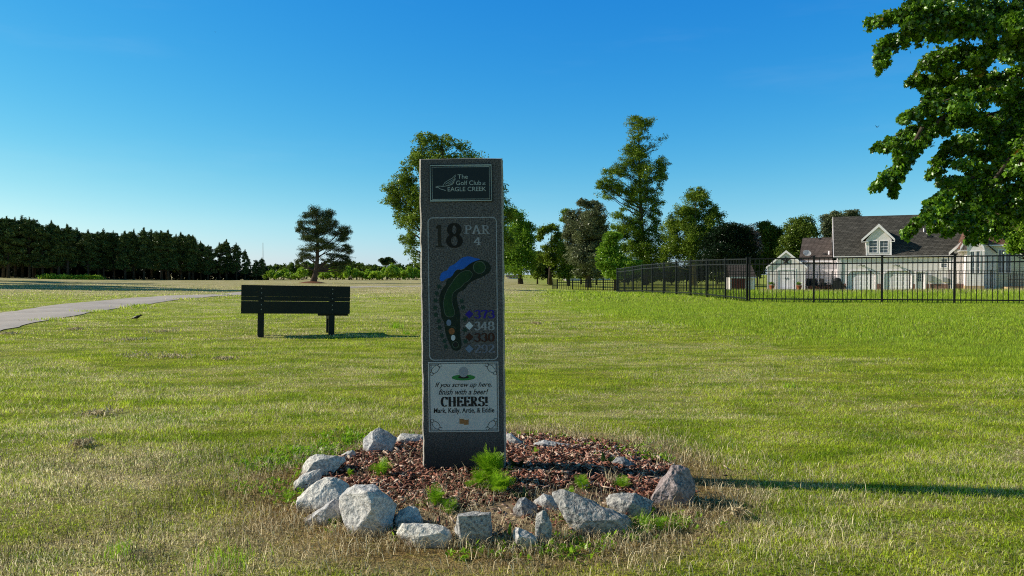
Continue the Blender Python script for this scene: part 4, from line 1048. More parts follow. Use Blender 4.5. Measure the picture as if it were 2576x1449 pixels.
    p = hbox(1716, 756, 1746, 815); w_ = MB(); w_.box(p[0], p[1], -.25, -.035, p[2], p[3]); w_.tube([(p[0] + .1, -.1, p[2]), (p[0] + .1, -.1, 0)], .03); w_.build('meter_box', M['greymetal'], h)
    p = hbox(1850, 780, 1885, 820); w_ = MB(); w_.box(p[0], p[1], -.2, -.035, p[2], p[3]); w_.build('meter_box', M['greymetal'], h)
    # dormer
    dw = hbox(1160, 440, 1388, 565); ap = HL(1275, 300, -.16); el = HL(1122, 437, -.16); er = HL(1415, 424, -.16)
    w0, w1 = hbox(1187, 452, 1258, 557), hbox(1284, 452, 1355, 557)
    zb_ = ez - .1
    w_ = MB(); wall_open(w_, dw[0], dw[1], zb_, dw[3] + .05, [(w0[0], w0[1], w0[2], w0[3]), (w1[0], w1[1], w1[2], w1[3])], -.02, .1)
    cu = ap[0]; zz = dw[3] + .05; ms = (ap[1] - el[1]) / (cu - el[0])
    zapx = ap[1] - .14
    w_.add([(dw[0], -.02, zz), (dw[1], -.02, zz), (cu, -.02, zapx - .02)], [(0, 1, 2)])
    dv = (zz - ez) / slp + .05
    w_.add([(dw[0], -.02, zb_), (dw[0], -.02, zz), (dw[0], dv, zz)], [(0, 1, 2)]); w_.add([(dw[1], -.02, zb_), (dw[1], -.02, zz), (dw[1], dv, zz)], [(0, 2, 1)])
    dm = w_.build('dormer', M['siding'], h)
    for q in (w0, w1): wo_ = window(q, -.02, h)
    vb = (ap[1] - ez) / slp; vbe = (el[1] - ez) / slp
    w_ = MB(); slope(w_, (el[0], -.16, el[1]), (el[0], vbe + .1, el[1]), (cu, vb + .1, ap[1]), (cu, -.16, ap[1]), .07); slope(w_, (er[0], -.16, el[1]), (er[0], vbe + .1, el[1]), (cu + .001, vb + .1, ap[1]), (cu + .001, -.16, ap[1]), .07)
    w_.build('dormer_roof', M['roof'], dm)
    w_ = MB(); tt = .22
    w_.xzpoly([(el[0] - .03, el[1] - .0), (el[0] - .03, el[1] - tt), (cu, ap[1] - tt - .05), (cu, ap[1] + .03)], -.21, -.162); w_.xzpoly([(er[0] + .03, el[1] - .0), (er[0] + .03, el[1] - tt), (cu + .001, ap[1] - tt - .05), (cu + .001, ap[1] + .03)], -.21, -.162)
    for a, b in ((el[0] - .03, dw[0] + .12), (dw[1] - .12, er[0] + .03)): w_.box(a, b, -.2, -.022, el[1] - tt - .06, el[1] - tt)
    for a in (dw[0] - .02, dw[1] - .10): w_.box(a, a + .12, -.05, -.022, zb_, el[1] - tt - .06)
    w_.build('dormer_trim', M['white'], dm)
    # roof vents
    for zx, zy, m__, s in ((1677, 368, 'white', .06), (1725, 412, 'darkobj', .12)):
        # intersect with the front slope
        x, y = zoomA(zx, zy); d = HR.transposed() @ ray(x, y); o = HR.transposed() @ (Vector((0, 0, CAMH)) - HO)
        t = (ez - o.z - slp * 0 + slp * o.y) / (d.z - slp * d.y) if abs(d.z - slp * d.y) > 1e-6 else 0
        p = o + d * t; w_ = MB()
        if m__ == 'white': w_.tube([p - Vector((0, 0, .1)), p + Vector((0, 0, .3))], s, 8)
        else: w_.box(p.x - .2, p.x + .2, p.y - .15, p.y + .15, p.z - .1, p.z + .1)
        w_.build('roof_vent', M[m__], rf)
    return h, U1, ez, slp, RZ
H1, HU1, HEZ, HSL, HRZ = house_main()
def wing():
    h = empty('white_bay_house', HO, -TH, 'house with a narrow white gabled bay, cream siding and brown roof behind the maple', 'house')
    U0 = HU1 + .25
    # rear grey gable
    ap = HL(2112, 372, .1); el = HL(1897, 556, .1); w_ = MB(); rgt = ap[0] * 2 - el[0]
    w_.prism([(U0, .1, -.3), (rgt, .1, -.3), (rgt, .1, el[1]), (ap[0], .1, ap[1] - .1), (U0, .1, el[1] + (U0 - el[0]) * (ap[1] - el[1]) / (ap[0] - el[0]) - .1)], (0, .2, 0)); w_.build('grey_wall', M['siding'], h)
    w_ = MB(); w_.prism([(el[0], -.2, el[1]), (ap[0], -.2, ap[1]), (ap[0], 5, ap[1]), (el[0], 5, el[1])], (0, 0, -.08)); w_.prism([(rgt, -.2, el[1]), (ap[0] + .001, -.2, ap[1]), (ap[0] + .001, 5, ap[1]), (rgt, 5, el[1])], (0, 0, -.08)); w_.build('roof', M['roof'], h)
    w_ = MB(); w_.xzpoly([(el[0], el[1] + .02), (el[0], el[1] - .24), (ap[0], ap[1] - .24), (ap[0], ap[1] + .02)], -.26, -.202); w_.build('rake_board', M['white'], h)
    w_ = MB(); w_.box(U0, HL(2050, 700)[0], .05, .098, -.2, .62); w_.build('brick_base', M['brick'], h)
    # bay
    v = -1.4; b0 = hbox(2062, 520, 2222, 860, v); ap = HL(2106, 338, v - .18); el = HL(2003, 512, v - .18); er_ = HL(2212, 484, v - .18)
    cu = (b0[0] + b0[1]) / 2; rise = ap[1] - el[1]; hw = max(cu - el[0], 1.) ; eu0, eu1 = el[0], er_[0] + .05; cu = ap[0]
    ws = [hbox(2096, 548, 2130, 740, v), hbox(2146, 545, 2178, 740, v)]
    w_ = MB(); wall_open(w_, b0[0], b0[1], .5, el[1] + .2, ws, v, v + .12)
    w_.add([(b0[0], v, el[1] + .2), (b0[1], v, el[1] + .2), (b0[1], v, el[1] + .35), (cu, v, ap[1] - .12), (b0[0], v, el[1] + .35)], [(0, 1, 2, 3, 4)])
    w_.add([(b0[0], v, .5), (b0[0], .08, .5), (b0[0], .08, el[1] + .35), (b0[0], v, el[1] + .35)], [(0, 1, 2, 3)]); w_.add([(b0[1], v, .5), (b0[1], .08, .5), (b0[1], .08, el[1] + .35), (b0[1], v, el[1] + .35)], [(0, 1, 2, 3)])
    w_.build('bay_wall', M['siding_w'], h)
    w_ = MB(); w_.box(b0[0] - .02, b0[1] + .02, v - .03, .06, -.3, .498); w_.build('bay_base', M['tanbrick'], h)
    for q in ws: window(q, v, h)
    w_ = MB(); ba = 4.2
    w_.prism([(eu0, v - .18, el[1]), (cu, v - .18, ap[1]), (cu, ba, ap[1]), (eu0, ba, el[1])], (0, 0, -.08)); w_.prism([(eu1, v - .18, el[1]), (cu + .001, v - .18, ap[1]), (cu + .001, ba, ap[1]), (eu1, ba, el[1])], (0, 0, -.08)); w_.build('bay_roof', M['roof_r'], h)
    w_ = MB()
    for e in (eu0, eu1): w_.xzpoly([(e, el[1] + .03), (e, el[1] - .25), (cu, ap[1] - .28), (cu, ap[1] + .03)], v - .185, v - .1802)
    for a, b in ((eu0, b0[0]), (b0[1], eu1)): w_.box(min(a, b), max(a, b), v - .18, 0, el[1] - .3, el[1] - .25)
    w_.build('bay_trim', M['white'], h)
    # cream block
    c0 = hbox(2224, 480, 2640, 890, .2); cw = hbox(2348, 535, 2400, 735, .2); cw2 = hbox(2412, 535, 2455, 735, .2)
    w_ = MB(); wall_open(w_, c0[0], c0[1] + 3, -.3, c0[3], [cw, cw2], .2, .3); w_.build('cream_wall', M['siding_y'], h)
    for q in (cw, cw2): window(q, .2, h)
    w_ = MB(); er2 = c0[3]; w_.prism([(c0[0] - .3, .06, er2), (c0[1] + 3.4, .06, er2), (c0[1] + 3.4, 5, er2 + 4.0), (c0[0] - .3, 5, er2 + 4.0)], (0, 0, -.1)); w_.build('brown_roof', M['roof_r'], h)
    w_ = MB(); w_.box(c0[0] - .3, c0[1] + 3.4, -.03, .058, er2 - .14, er2 - .02); w_.build('gutter', M['white'], h)
    return h
wing()
rp = HL(2430, 890, -3.); 
def porch():
    a = HL(2432, 890, -2.6)[0]; b_ = HL(2510, 890, -2.6)[0]; loc = HO + HR @ Vector((a, -2.6, 0))
    o = empty('porch_steps', loc, -TH, 'low porch with black railing and a dark red stair end beside the cream wall', 'porch')
    w_ = MB()
    for i in range(12): w_.box(i * .16, i * .16 + .03, 0, .03, .45, 1.45)
    for z in (.45, .75, 1.05, 1.42): w_.box(0, 1.95, -.005, .035, z, z + .05)
    w_.build('railing', M['darkobj'], o)
    w_ = MB(); w_.box(0, 2., .05, 2.4, -.1, .42); w_.build('deck', M['tanbrick'], o)
    w_ = MB()
    for i in range(5): w_.box(2.05, 3.2, .05 + i * .25, .3 + i * .25, -.1, .2 + i * .28)
    w_.prism([(1.98, -.05, -.1), (1.98, 1.3, -.1), (1.98, 1.3, 1.5), (1.98, 1.15, 2.1), (1.98, 1.05, 2.1), (1.98, -.05, .9)], (.08, 0, 0)); w_.build('stair', M['red'], o)
porch()
def left_building():
    h = empty('low_grey_house', HO, -TH, 'low house with a plain brown grey roof and satellite dish, left of the garage house', 'house')
    v0 = 3.; e0 = HL(557, 628, v0 - .3); e1 = HL(905, 628, v0 - .3); r0 = HL(592, 424, v0 + 4.5); r1 = HL(905, 420, v0 + 4.5)
    ez = e0[1]; U0, U1 = e0[0], .0
    wn = hbox(660, 745, 800, 890, v0)
    w_ = MB(); wall_open(w_, HL(600, 700, v0)[0], U1, -.3, ez, [], v0, v0 + .2); w_.box(HL(600, 700, v0)[0], HL(600, 700, v0)[0] + .2, v0 + .002, v0 + 9, -.3, ez); w_.build('wall', M['siding'], h)
    w_ = MB(); slope(w_, (U0, v0 - .3, ez), (-.42, v0 - .3, ez), (-.42, v0 + 4.5, r0[1]), (r0[0], v0 + 4.5, r0[1])); slope(w_, (U0, v0 + 9.3, ez), (-.42, v0 + 9.3, ez), (-.42, v0 + 4.501, r0[1]), (r0[0], v0 + 4.501, r0[1])); 
    w_.add([(U0 + .3, v0, ez), (U0 + .3, v0 + 9, ez), (r0[0], v0 + 4.5, r0[1] - .1)], [(0, 1, 2)])
    rf = w_.build('roof', M['roof_b'], h)
    w_ = MB(); w_.box(U0, -.42, v0 - .36, v0 - .302, ez - .17, ez - .0); w_.build('fascia', M['white'], h)
    w_ = MB(); w_.box(HL(640, 800, v0)[0], -.05, v0 - .04, v0 - .002, -.2, .5); w_.build('brick_base', M['brick'], h)
    wd = hbox(735, 760, 795, 850, v0); window(wd, v0, h)
    sl_ = (r0[1] - ez) / 4.8
    for zx, zy, mt in ((826, 585, 'white'), (742, 440, 'darkobj'), (790, 585, 'darkobj')):
        fv = {585: .9, 440: 4.2}[zy]; p = HL(zx, zy, v0 + fv); z = ez + (fv + .3) * sl_
        w_ = MB(); w_.tube([(p[0], v0 + fv, z - .1), (p[0], v0 + fv, z + (.35 if mt == 'white' else .12))], .07 if mt == 'white' else .16, 8); w_.build('roof_vent', M[mt], rf)
    return h
left_building()
def shed():
    v = -1.; a = HL(275, 890, v); b = HL(612, 890, v); ap = HL(438, 540, v - .12); el = HL(263, 690, v - .12); er = HL(634, 684, v - .12)
    o = empty('storage_shed', HO + HR @ Vector((a[0], v, 0)), -TH, 'small grey gabled shed with white double doors and a dark star on its gable', 'shed')
    X = lambda u: u - a[0]; W_ = b[0] - a[0]; cz = W_ / 2; ez = el[1] + .12; az = ap[1] - .1
    dr = hbox(372, 712, 520, 885, v); dr = (X(dr[0]), X(dr[1]), .12, dr[3])
    w_ = MB(); wall_open(w_, 0, W_, -.3, ez, [dr], 0, .12)
    w_.add([(0, 0, ez), (W_, 0, ez), (cz, 0, az)], [(0, 1, 2)]); w_.box(0, .1, .13, 5, -.3, ez); w_.box(W_ - .1, W_, .13, 5, -.3, ez); w_.prism([(0, 5, -.3), (W_, 5, -.3), (W_, 5, ez), (cz, 5, az), (0, 5, ez)], (0, .1, 0)); w_.build('wall', M['siding'], o)
    w_ = MB(); w_.prism([(X(el[0]), -.12, el[1]), (cz, -.12, ap[1]), (cz, 5.3, ap[1]), (X(el[0]), 5.3, el[1])], (0, 0, .06)); w_.prism([(X(er[0]), -.12, el[1]), (cz + .001, -.12, ap[1]), (cz + .001, 5.3, ap[1]), (X(er[0]), 5.3, el[1])], (0, 0, .06)); w_.build('roof', M['roof_b'], o)
    w_ = MB()
    for e in (X(el[0]), X(er[0])): w_.xzpoly([(e, el[1] + .05), (e, el[1] - .15), (cz, ap[1] - .17), (cz, ap[1] + .05)], -.16, -.122)
    w_.box(-.02, .1, -.03, -.002, -.1, ez - .1); w_.box(W_ - .1, W_ + .02, -.03, -.002, -.1, ez - .1); w_.build('trim', M['white'], o)
    for s in (0, 1):
        m0 = dr[0] + (dr[1] - dr[0]) * s / 2; m1 = m0 + (dr[1] - dr[0]) / 2; w_ = MB(); w_.box(m0 + .01, m1 - .01, .03, .07, dr[2], dr[3] - .01)
        for zz in (0, 1):
            zc = dr[2] + (dr[3] - dr[2]) * (.08 + .48 * zz); w_.box(m0 + .1, m1 - .1, .02, .029, zc, zc + (dr[3] - dr[2]) * .38)
        d_ = w_.build('door', M['door_w'], o); w_ = MB(); w_.tube([(m1 - .1 if s == 0 else m0 + .1, .0, 1.0), (m1 - .1 if s == 0 else m0 + .1, .0, 1.2)], .02); w_.build('handle', M['darkobj'], d_)
    w_ = MB(); w_.box(dr[0] - .12, dr[0], -.03, .02, 0, dr[3] + .12); w_.box(dr[1], dr[1] + .12, -.03, .02, 0, dr[3] + .12); w_.box(dr[0], dr[1], -.03, .02, dr[3], dr[3] + .12); w_.build('door_frame', M['white'], o)
    w_ = MB(); w_.box(dr[0] - .1, dr[1] + .1, -.7, -.04, -.15, .1); w_.build('step', M['greymetal'], o)
    sc_ = HL(441, 628, v - .05); st = empty('barn_star', HO + HR @ Vector((sc_[0], v - .04, sc_[1])), -TH, 'dark five pointed metal star hanging on the shed gable', 'star')
    w_ = MB(); pts = [((.45 if i % 2 == 0 else .18) * math.cos(R(90 + 36 * i)), (.45 if i % 2 == 0 else .18) * math.sin(R(90 + 36 * i))) for i in range(10)]
    w_.add([(p[0], 0, p[1]) for p in pts] + [(0, -.12, 0)], [(i, (i + 1) % 10, 10) for i in range(10)] + [tuple(range(10))]); w_.build('star_plate', M['darkobj'], st)
shed()
def loc_h(zx, zy, v): p = HL(zx, zy, v); return HO + HR @ Vector((p[0], v, 0))
def potted(zx, label, g):
    l = loc_h(zx, 890, -1.6); o = empty('potted_plant', l, 0, label, 'potted plant', g)
    m_ = MB(); m_.lathe([(.16, 0), (.24, .38), (.27, .38), (.27, .45), (.2, .45)], k=14); m_.build('pot', M['terracotta'], o)
    return o
pots = [potted(560, 'terracotta pot with a leafy plant right of the shed doors', 'pots by the shed'), potted(315, 'terracotta pot with a leafy plant left of the shed doors', 'pots by the shed')]
def dish():
    p = HL(622, 612, 3.6); o = empty('satellite_dish', HO + HR @ Vector((p[0], 3.6, p[1])), -TH + R(25), 'pale oval satellite dish on the brown grey roof', 'satellite dish')
    c = Vector((0, -.15, .55)); rot = Matrix.Rotation(R(-62), 3, 'X') 
    m_ = MB(); vs = []; k = 20
    for r_, h_ in ((.0, 0), (.14, .01), (.28, .035), (.42, .08)):
        for j in range(k): a = 2 * math.pi * j / k; vs.append(c + rot.transposed() @ Vector((r_ * math.cos(a), r_ * math.sin(a) * .8, h_)))
    fs = [(i * k + j, i * k + (j + 1) % k, (i + 1) * k + (j + 1) % k, (i + 1) * k + j) for i in range(3) for j in range(k)]
    m_.add(vs, fs); m_.build('reflector', M['dish'], o, True)
    m_ = MB(); m_.tube([(0, 0, -.4), (0, .1, .4), c], .04); m_.build('mast', M['greymetal'], o)
    m_ = MB(); m_.tube([c + Vector((0, 0, -.2)), c + Vector((.05, -.42, -.08))], .018); m_.box(.0, .1, -.62, -.54, .42, .5); m_.build('receiver_arm', M['greymetal'], o)
dish()
def patio_chair(zx, label, rz):
    l = loc_h(zx, 890, .6); o = empty('patio_chair', l, rz, label, 'chair', 'patio chairs by the low grey house')
    m_ = MB(); m_.box(-.3, .3, -.3, .3, .38, .44); m_.build('seat', M['darkobj'], o)
    m_ = MB(); m_.prism([(-.3, .28, .44), (.3, .28, .44), (.28, .5, 1.1), (-.28, .5, 1.1)], (0, .05, 0)); m_.build('backrest', M['darkobj'], o)
    for sx in (-1, 1):
        m_ = MB(); m_.tube([(sx * .32, -.3, .62), (sx * .32, .35, .66)], .025); m_.build('armrest', M['darkobj'], o)
        for sy in (-1, 1): m_ = MB(); m_.tube([(sx * .3, sy * .28, 0), (sx * .3, sy * .28, .62 if sy < 0 else .6)], .02); m_.build('leg', M['darkobj'], o)
for i, (zx, lb) in enumerate(((655, 'dark patio chair nearest the shed'), (715, 'dark patio chair in the middle of the three by the low house'), (800, 'dark patio chair nearest the garage house'))): patio_chair(zx, lb, R(-20 + 25 * i))
def grill():
    l = loc_h(902, 890, -.7); o = empty('covered_grill', l, -TH, 'black covered grill standing at the corner of the garage house', 'grill')
    m_ = MB(); m_.box(-.38, .38, -.25, .25, .1, .9); m_.build('cover', M['darkobj'], o, bevel=.05)
    m_ = MB(); m_.lathe([(.36, .0), (.34, .12), (.2, .24), (.02, .28)], (0, 0, .9), 12, sy=.7); m_.build('lid', M['darkobj'], o)
grill()
def red_shed():
    Yd = 62; a = at(1837, 727, Yd); b = at(1897, 727, Yd); o = empty('red_door_shed', (a.x, Yd, a.z), R(-6), 'small shed with a dark red door, white trim and grey roof behind the tall fence', 'shed')
    s = Yd / F; W_ = b.x - a.x; ez = (727 - 698) * s; rz = (727 - 667) * s
    m_ = MB(); m_.box(0, W_, .1, 2.5, -.1, ez); m_.build('wall', M['siding'], o)
    m_ = MB(); m_.prism([(-.1, -.15, ez), (W_ + .1, -.15, ez), (W_ + .0, 1.4, rz), (0, 1.4, rz)], (0, 0, .07)); m_.prism([(-.1, 2.8, ez), (W_ + .1, 2.8, ez), (W_ + .0, 1.402, rz), (0, 1.402, rz)], (0, 0, .07)); m_.build('roof', M['roof_b'], o)
    m_ = MB(); m_.box(.1, W_ * .62, .04, .09, 0, ez - .07); m_.build('door', M['red'], o)
    m_ = MB(); m_.box(-.08, W_ + .08, -.2, -.153, ez - .07, ez + .05); m_.box(0, .09, .03, .095, 0, ez - .075); m_.box(W_ * .63, W_ * .70, .03, .095, 0, ez - .075); m_.box(W_ * .93, W_, .03, .095, 0, ez - .075); m_.build('trim', M['white'], o)
red_shed()
def far_house(x0, x1, yb, yt, Y, label, roofm):
    a = at(x0, yb, Y); b = at(x1, yb, Y); s = Y / F; W_ = b.x - a.x; H_ = (yb - yt) * s
    o = empty('distant_house', (a.x, Y, a.z), 0, label, 'house', 'distant houses beyond the trees')
    m_ = MB(); m_.box(0, W_, 0, 8, -.5, H_ * .5); m_.prism([(0, 0, H_ * .5), (0, 8, H_ * .5), (0, 4, H_ * .97)], (.1, 0, 0)); m_.prism([(W_ - .1, 0, H_ * .5), (W_ - .1, 8, H_ * .5), (W_ - .1, 4, H_ * .97)], (.1, 0, 0)); m_.build('wall', M['siding_w'], o)
    m_ = MB(); m_.prism([(-.4, -.5, H_ * .48), (W_ + .4, -.5, H_ * .48), (W_ + .4, 4, H_), (-.4, 4, H_)], (0, 0, .1)); m_.prism([(-.4, 8.5, H_ * .48), (W_ + .4, 8.5, H_ * .48), (W_ + .4, 4.002, H_), (-.4, 4.002, H_)], (0, 0, .1)); m_.build('roof', M[roofm], o)
    for i in range(3):
        m_ = MB(); u = W_ * (.18 + .28 * i); m_.box(u, u + .9, -.05, -.005, H_ * .15, H_ * .38); m_.build('window', M['glass'], o)
far_house(1276, 1306, 701, 692, 190, 'distant white house with grey roof just right of the sign', 'roof_b')
far_house(1424, 1462, 703, 687, 170, 'distant white house with grey roof at the left end of the far fence', 'roof_b')
far_house(1490, 1535, 704, 691, 180, 'distant low white house above the middle of the far fence', 'roof')
m_ = empty('radio_mast', (at(662, 700, 700).x, 700, -1), 0, 'thin tall radio mast rising far behind the trees on the left', 'mast')
q_ = MB(); q_.tube([(0, 0, 0), (0, 0, (700 - 618) * 700 / F + 1)], [.35, .22], 5); q_.build('mast_pole', M['greymetal'], m_)

# ------------------------------------------------------------------ trees
def leafcloud(rng, E, leaf, n, sub=.33, k=14, flat=1., upb=.3):
    """E rows: x,y,z,rx,ry,rz,density -> leaf centres"""
    E = np.array(E, float); A = E[:, 3] * E[:, 5] * E[:, 6]; cnt = np.maximum(6, (A / A.sum() * n).astype(int))
    P = []; S = []
    for e, c in zip(E, cnt):
        kk = max(4, int(k)); d = rng.normal(size=(kk, 3)); d /= np.linalg.norm(d, axis=1)[:, None]
        rad = .15 + .85 * rng.rand(kk, 1) ** .6
        C = e[:3] + d * rad * e[3:6] * .88
        idx = rng.randint(0, kk, c); sr = (sub * (.55 + .9 * rng.rand(kk)))[idx]
        off = rng.normal(size=(c, 3)) * .5; off /= np.maximum(1, np.linalg.norm(off, axis=1)[:, None] / 1.1)
        P.append(C[idx] + off * e[3:6] * sr[:, None] * np.array([1, 1, flat])); S.append((rng.rand(kk) * .55)[idx] + rng.rand(c) * .45)
    return np.concatenate(P), np.concatenate(S)
def leaf_quads(rng, P, S, size, up=.5, aspect=.62):
    n = len(P); nrm = rng.normal(size=(n, 3)); nrm[:, 2] = np.abs(nrm[:, 2]) + up; nrm /= np.linalg.norm(nrm, axis=1)[:, None]
    a = rng.normal(size=(n, 3)); a -= nrm * (a * nrm).sum(1)[:, None]; a /= np.linalg.norm(a, axis=1)[:, None]; b = np.cross(nrm, a)
    s = size * (.55 + .9 * rng.rand(n)); a = a * s[:, None] * .5; b = b * (s * aspect)[:, None] * .5
    V = np.stack([P - a, P + b * 1. - a * .1, P + a, P - b - a * .1], 1).reshape(-1, 3)
    return V, np.arange(4 * n).reshape(-1, 4), np.repeat(S, 4)
def star_leaves(rng, P, S, size):
    """five-lobed leaves, hanging"""
    pr = [(0, -.42), (.30, -.32), (.26, -.1), (.5, .02), (.3, .14), (.16, .16), (0, .55), (-.16, .16), (-.3, .14), (-.5, .02), (-.26, -.1), (-.30, -.32)]
    n = len(P); nrm = rng.normal(size=(n, 3)); nrm[:, 2] = nrm[:, 2] * .7 + .55; nrm[:, 0] -= .25; nrm /= np.linalg.norm(nrm, axis=1)[:, None]
    a = rng.normal(size=(n, 3)) * .6; a[:, 2] -= .8; a -= nrm * (a * nrm).sum(1)[:, None]; a /= np.linalg.norm(a, axis=1)[:, None]; b = np.cross(nrm, a)
    s = size * (.6 + .7 * rng.rand(n))
    cols = []
    for x, y in pr: cols.append(P + b * (s * x)[:, None] + a * (s * y)[:, None] - nrm * (s * abs(x) * .35)[:, None])
    V = np.stack(cols, 1).reshape(-1, 3); base = np.arange(n)[:, None] * 12
    Fc = np.concatenate([base + q for q in ([0, 1, 2, 6], [2, 3, 4, 5], [0, 6, 10, 11], [10, 7, 8, 9], [2, 5, 6, 6], [10, 6, 7, 7])], 0)
    tri = [[0, 1, 2], [0, 2, 10], [0, 10, 11], [2, 3, 5], [3, 4, 5], [2, 5, 6], [2, 6, 10], [10, 6, 7], [7, 8, 9], [10, 7, 9]]
    Fc = np.concatenate([base + q for q in tri], 0)
    return V, Fc, np.repeat(S, 12)
def limbs(mb, rng, base, path_, E, r0, frac=.8, k=6):
    """trunk through path_, limbs to the clumps"""
    pts = [Vector(p) for p in path_]; n = len(pts); rad = [r0 * (1 - .85 * i / (n - 1)) for i in range(n)]; rad[0] *= 1.35
    mb.tube(pts, rad, 9)
    zs_ = [p.z for p in pts]
    for e in E:
        if rng.rand() > frac: continue
        c = Vector(e[:3]); zt_ = c.z - (e[5] + abs(c.x - pts[0].x) * .45) - rng.rand() * .4
        zt_ = min(max(zt_, zs_[0] + (zs_[-1] - zs_[0]) * .18), zs_[-1])
        i = max(j for j in range(n) if zs_[j] <= zt_ + 1e-6) if zt_ >= zs_[0] else 0; i = min(i, n - 2)
        f = (zt_ - zs_[i]) / max(1e-6, zs_[i + 1] - zs_[i]); f = min(max(f, 0), 1); s = pts[i].lerp(pts[i + 1], f); rs_ = rad[i] * (1 - f) + rad[i + 1] * f
        m = s.lerp(c, .5) + Vector((0, 0, -.06 * (c - s).length)); mb.tube([s, m, c], [rs_ * .42, rs_ * .25, rs_ * .08], k, False)
        for _ in range(2):
            d = Vector(rng.normal(size=3)); d.normalize(); q = c + Vector((d.x * e[3], d.y * e[4], d.z * e[5])) * .8; mb.tube([m.lerp(c, .5), m.lerp(q, .6), q], [rs_ * .14, rs_ * .09, rs_ * .03], 4, False)
def tree(name, label, cat, Y, ells, trunk_px, leaf, n, mat, r0, bark='bark', group=None, k=14, sub=.42, flat=1., up=.5, dj=1., seed=1, frac=.8, aspect=.62):
    rng = np.random.RandomState(seed); s = Y / F
    bp = at(trunk_px[0][0], trunk_px[0][1], Y); gz = zt1(bp.x, Y); base = Vector((bp.x, Y, gz))
    E = []
    for e in ells:
        x, y, rx, ry = e[:4]; dn = e[4] if len(e) > 4 else 1.
        dY = (rng.rand() - .5) * 2 * rx * s * dj; c = at(x, y, Y) - base
        E.append((c.x, dY, c.z, rx * s, max(rx, ry) * s * .9, ry * s, dn))
    for i in range(len(ells) - 1):          # bridge neighbouring clumps so the crown holds together
        for j in range(i + 1, len(ells)):
            a_, b_ = ells[i], ells[j]; dd = math.hypot(a_[0] - b_[0], a_[1] - b_[1])
            if dd < 1.25 * (a_[2] + b_[2]) and rng.rand() < .5 and min(a_[4] if len(a_) > 4 else 1, b_[4] if len(b_) > 4 else 1) > .45:
                t_ = .3 + .4 * rng.rand(); rx = (a_[2] + b_[2]) * .34; ry = (a_[3] + b_[3]) * .36; c = at(a_[0] * (1 - t_) + b_[0] * t_ + rng.normal() * 2, a_[1] * (1 - t_) + b_[1] * t_ + rng.normal() * 2, Y) - base
                E.append((c.x, (rng.rand() - .5) * 2 * rx * s * dj, c.z, rx * s, rx * s, ry * s, .8))
    E = [(e[0], e[1], e[2], e[3] * 1.24, e[4] * 1.24, e[5] * 1.2, e[6]) for e in E]
    tp = [at(x, y, Y) - base for x, y in trunk_px]; tp[0].z = -.15
    o = empty(name, base, 0, label, cat, group)
    mb = MB(); limbs(mb, rng, base, tp, E[:len(ells)], r0, frac); mb.build('trunk', M[bark], o, True)
    P, S = leafcloud(rng, E, leaf, int(n * 2.3), sub * 1.1, int(k * 1.4), flat)
    P = P[P[:, 2] > .15]; S = S[:len(P)]
    V, Fc, rn = leaf_quads(rng, P, S, leaf * 1.05, up, aspect)
    link('crown', np_mesh('crown', V, Fc, rn), M[mat], o)
    return o
G_mid = None
tree('poplar_tree', 'large leafy tree directly behind the sign, crown showing on both sides', 'tree', 50,
     [(1062, 352, 24, 16), (1085, 345, 22, 15), (1120, 357, 22, 15), (1160, 368, 20, 13), (1050, 383, 20, 20), (1090, 385, 38, 22), (1045, 415, 30, 22), (1085, 430, 40, 35), (1025, 445, 26, 24), (995, 470, 26, 17, .8), (975, 478, 16, 12, .7), (985, 505, 24, 14), (1010, 500, 30, 24), (1035, 480, 32, 35), (1015, 540, 24, 22), (1005, 560, 14, 14, .7), (1040, 560, 30, 32), (1025, 595, 20, 26), (1040, 625, 22, 22), (1048, 652, 16, 20, .7), (1090, 520, 50, 60), (1130, 450, 50, 60), (1150, 580, 70, 60), (1190, 430, 40, 45), (1225, 480, 40, 40), (1262, 478, 18, 20, .8), (1265, 530, 30, 26), (1285, 540, 18, 20, .7), (1240, 590, 50, 45), (1280, 600, 24, 30)],
     [(1128, 727), (1130, 640), (1125, 560), (1120, 480), (1115, 400), (1110, 350)], .11, 42000, 'lf_poplar', .3, seed=3, k=16, sub=.3)
tree('leafy_tree', 'bright green round tree just right of the sign on the far grass', 'tree', 88,
     [(1300, 548, 20, 16), (1285, 535, 15, 14), (1318, 575, 22, 20), (1290, 590, 26, 30), (1325, 610, 20, 26), (1300, 640, 34, 26), (1328, 652, 20, 22), (1300, 672, 34, 18), (1275, 640, 22, 40)],
     [(1310, 714), (1308, 680), (1304, 620), (1300, 560)], .2, 17000, 'lf_bright', .28, seed=4)
tree('leafy_tree', 'slim open crowned tree left of the bronze tree, thin limbs showing', 'tree', 92,
     [(1368, 580, 15, 10, .7), (1392, 574, 13, 9, .7), (1358, 598, 10, 9, .6), (1408, 592, 15, 13, .7), (1400, 615, 18, 12, .6), (1380, 625, 14, 10, .5), (1368, 645, 16, 12, .7), (1392, 655, 20, 15, .8)],
     [(1384, 712), (1384, 670), (1386, 630), (1388, 585)], .2, 6500, 'lf_poplar', .22, seed=5)
tree('bronze_tree', 'round bronze grey tree left of the tallest tree', 'tree', 82,
     [(1485, 515, 26, 13), (1462, 508, 12, 10, .7), (1445, 545, 24, 20), (1500, 545, 28, 25), (1470, 570, 40, 34), (1510, 590, 24, 30), (1440, 590, 26, 30), (1475, 620, 46, 30), (1475, 655, 48, 28), (1480, 685, 36, 18)],
     [(1480, 712), (1480, 660), (1478, 600), (1476, 530)], .17, 30000, 'lf_purple', .3, seed=6, k=24, sub=.26)
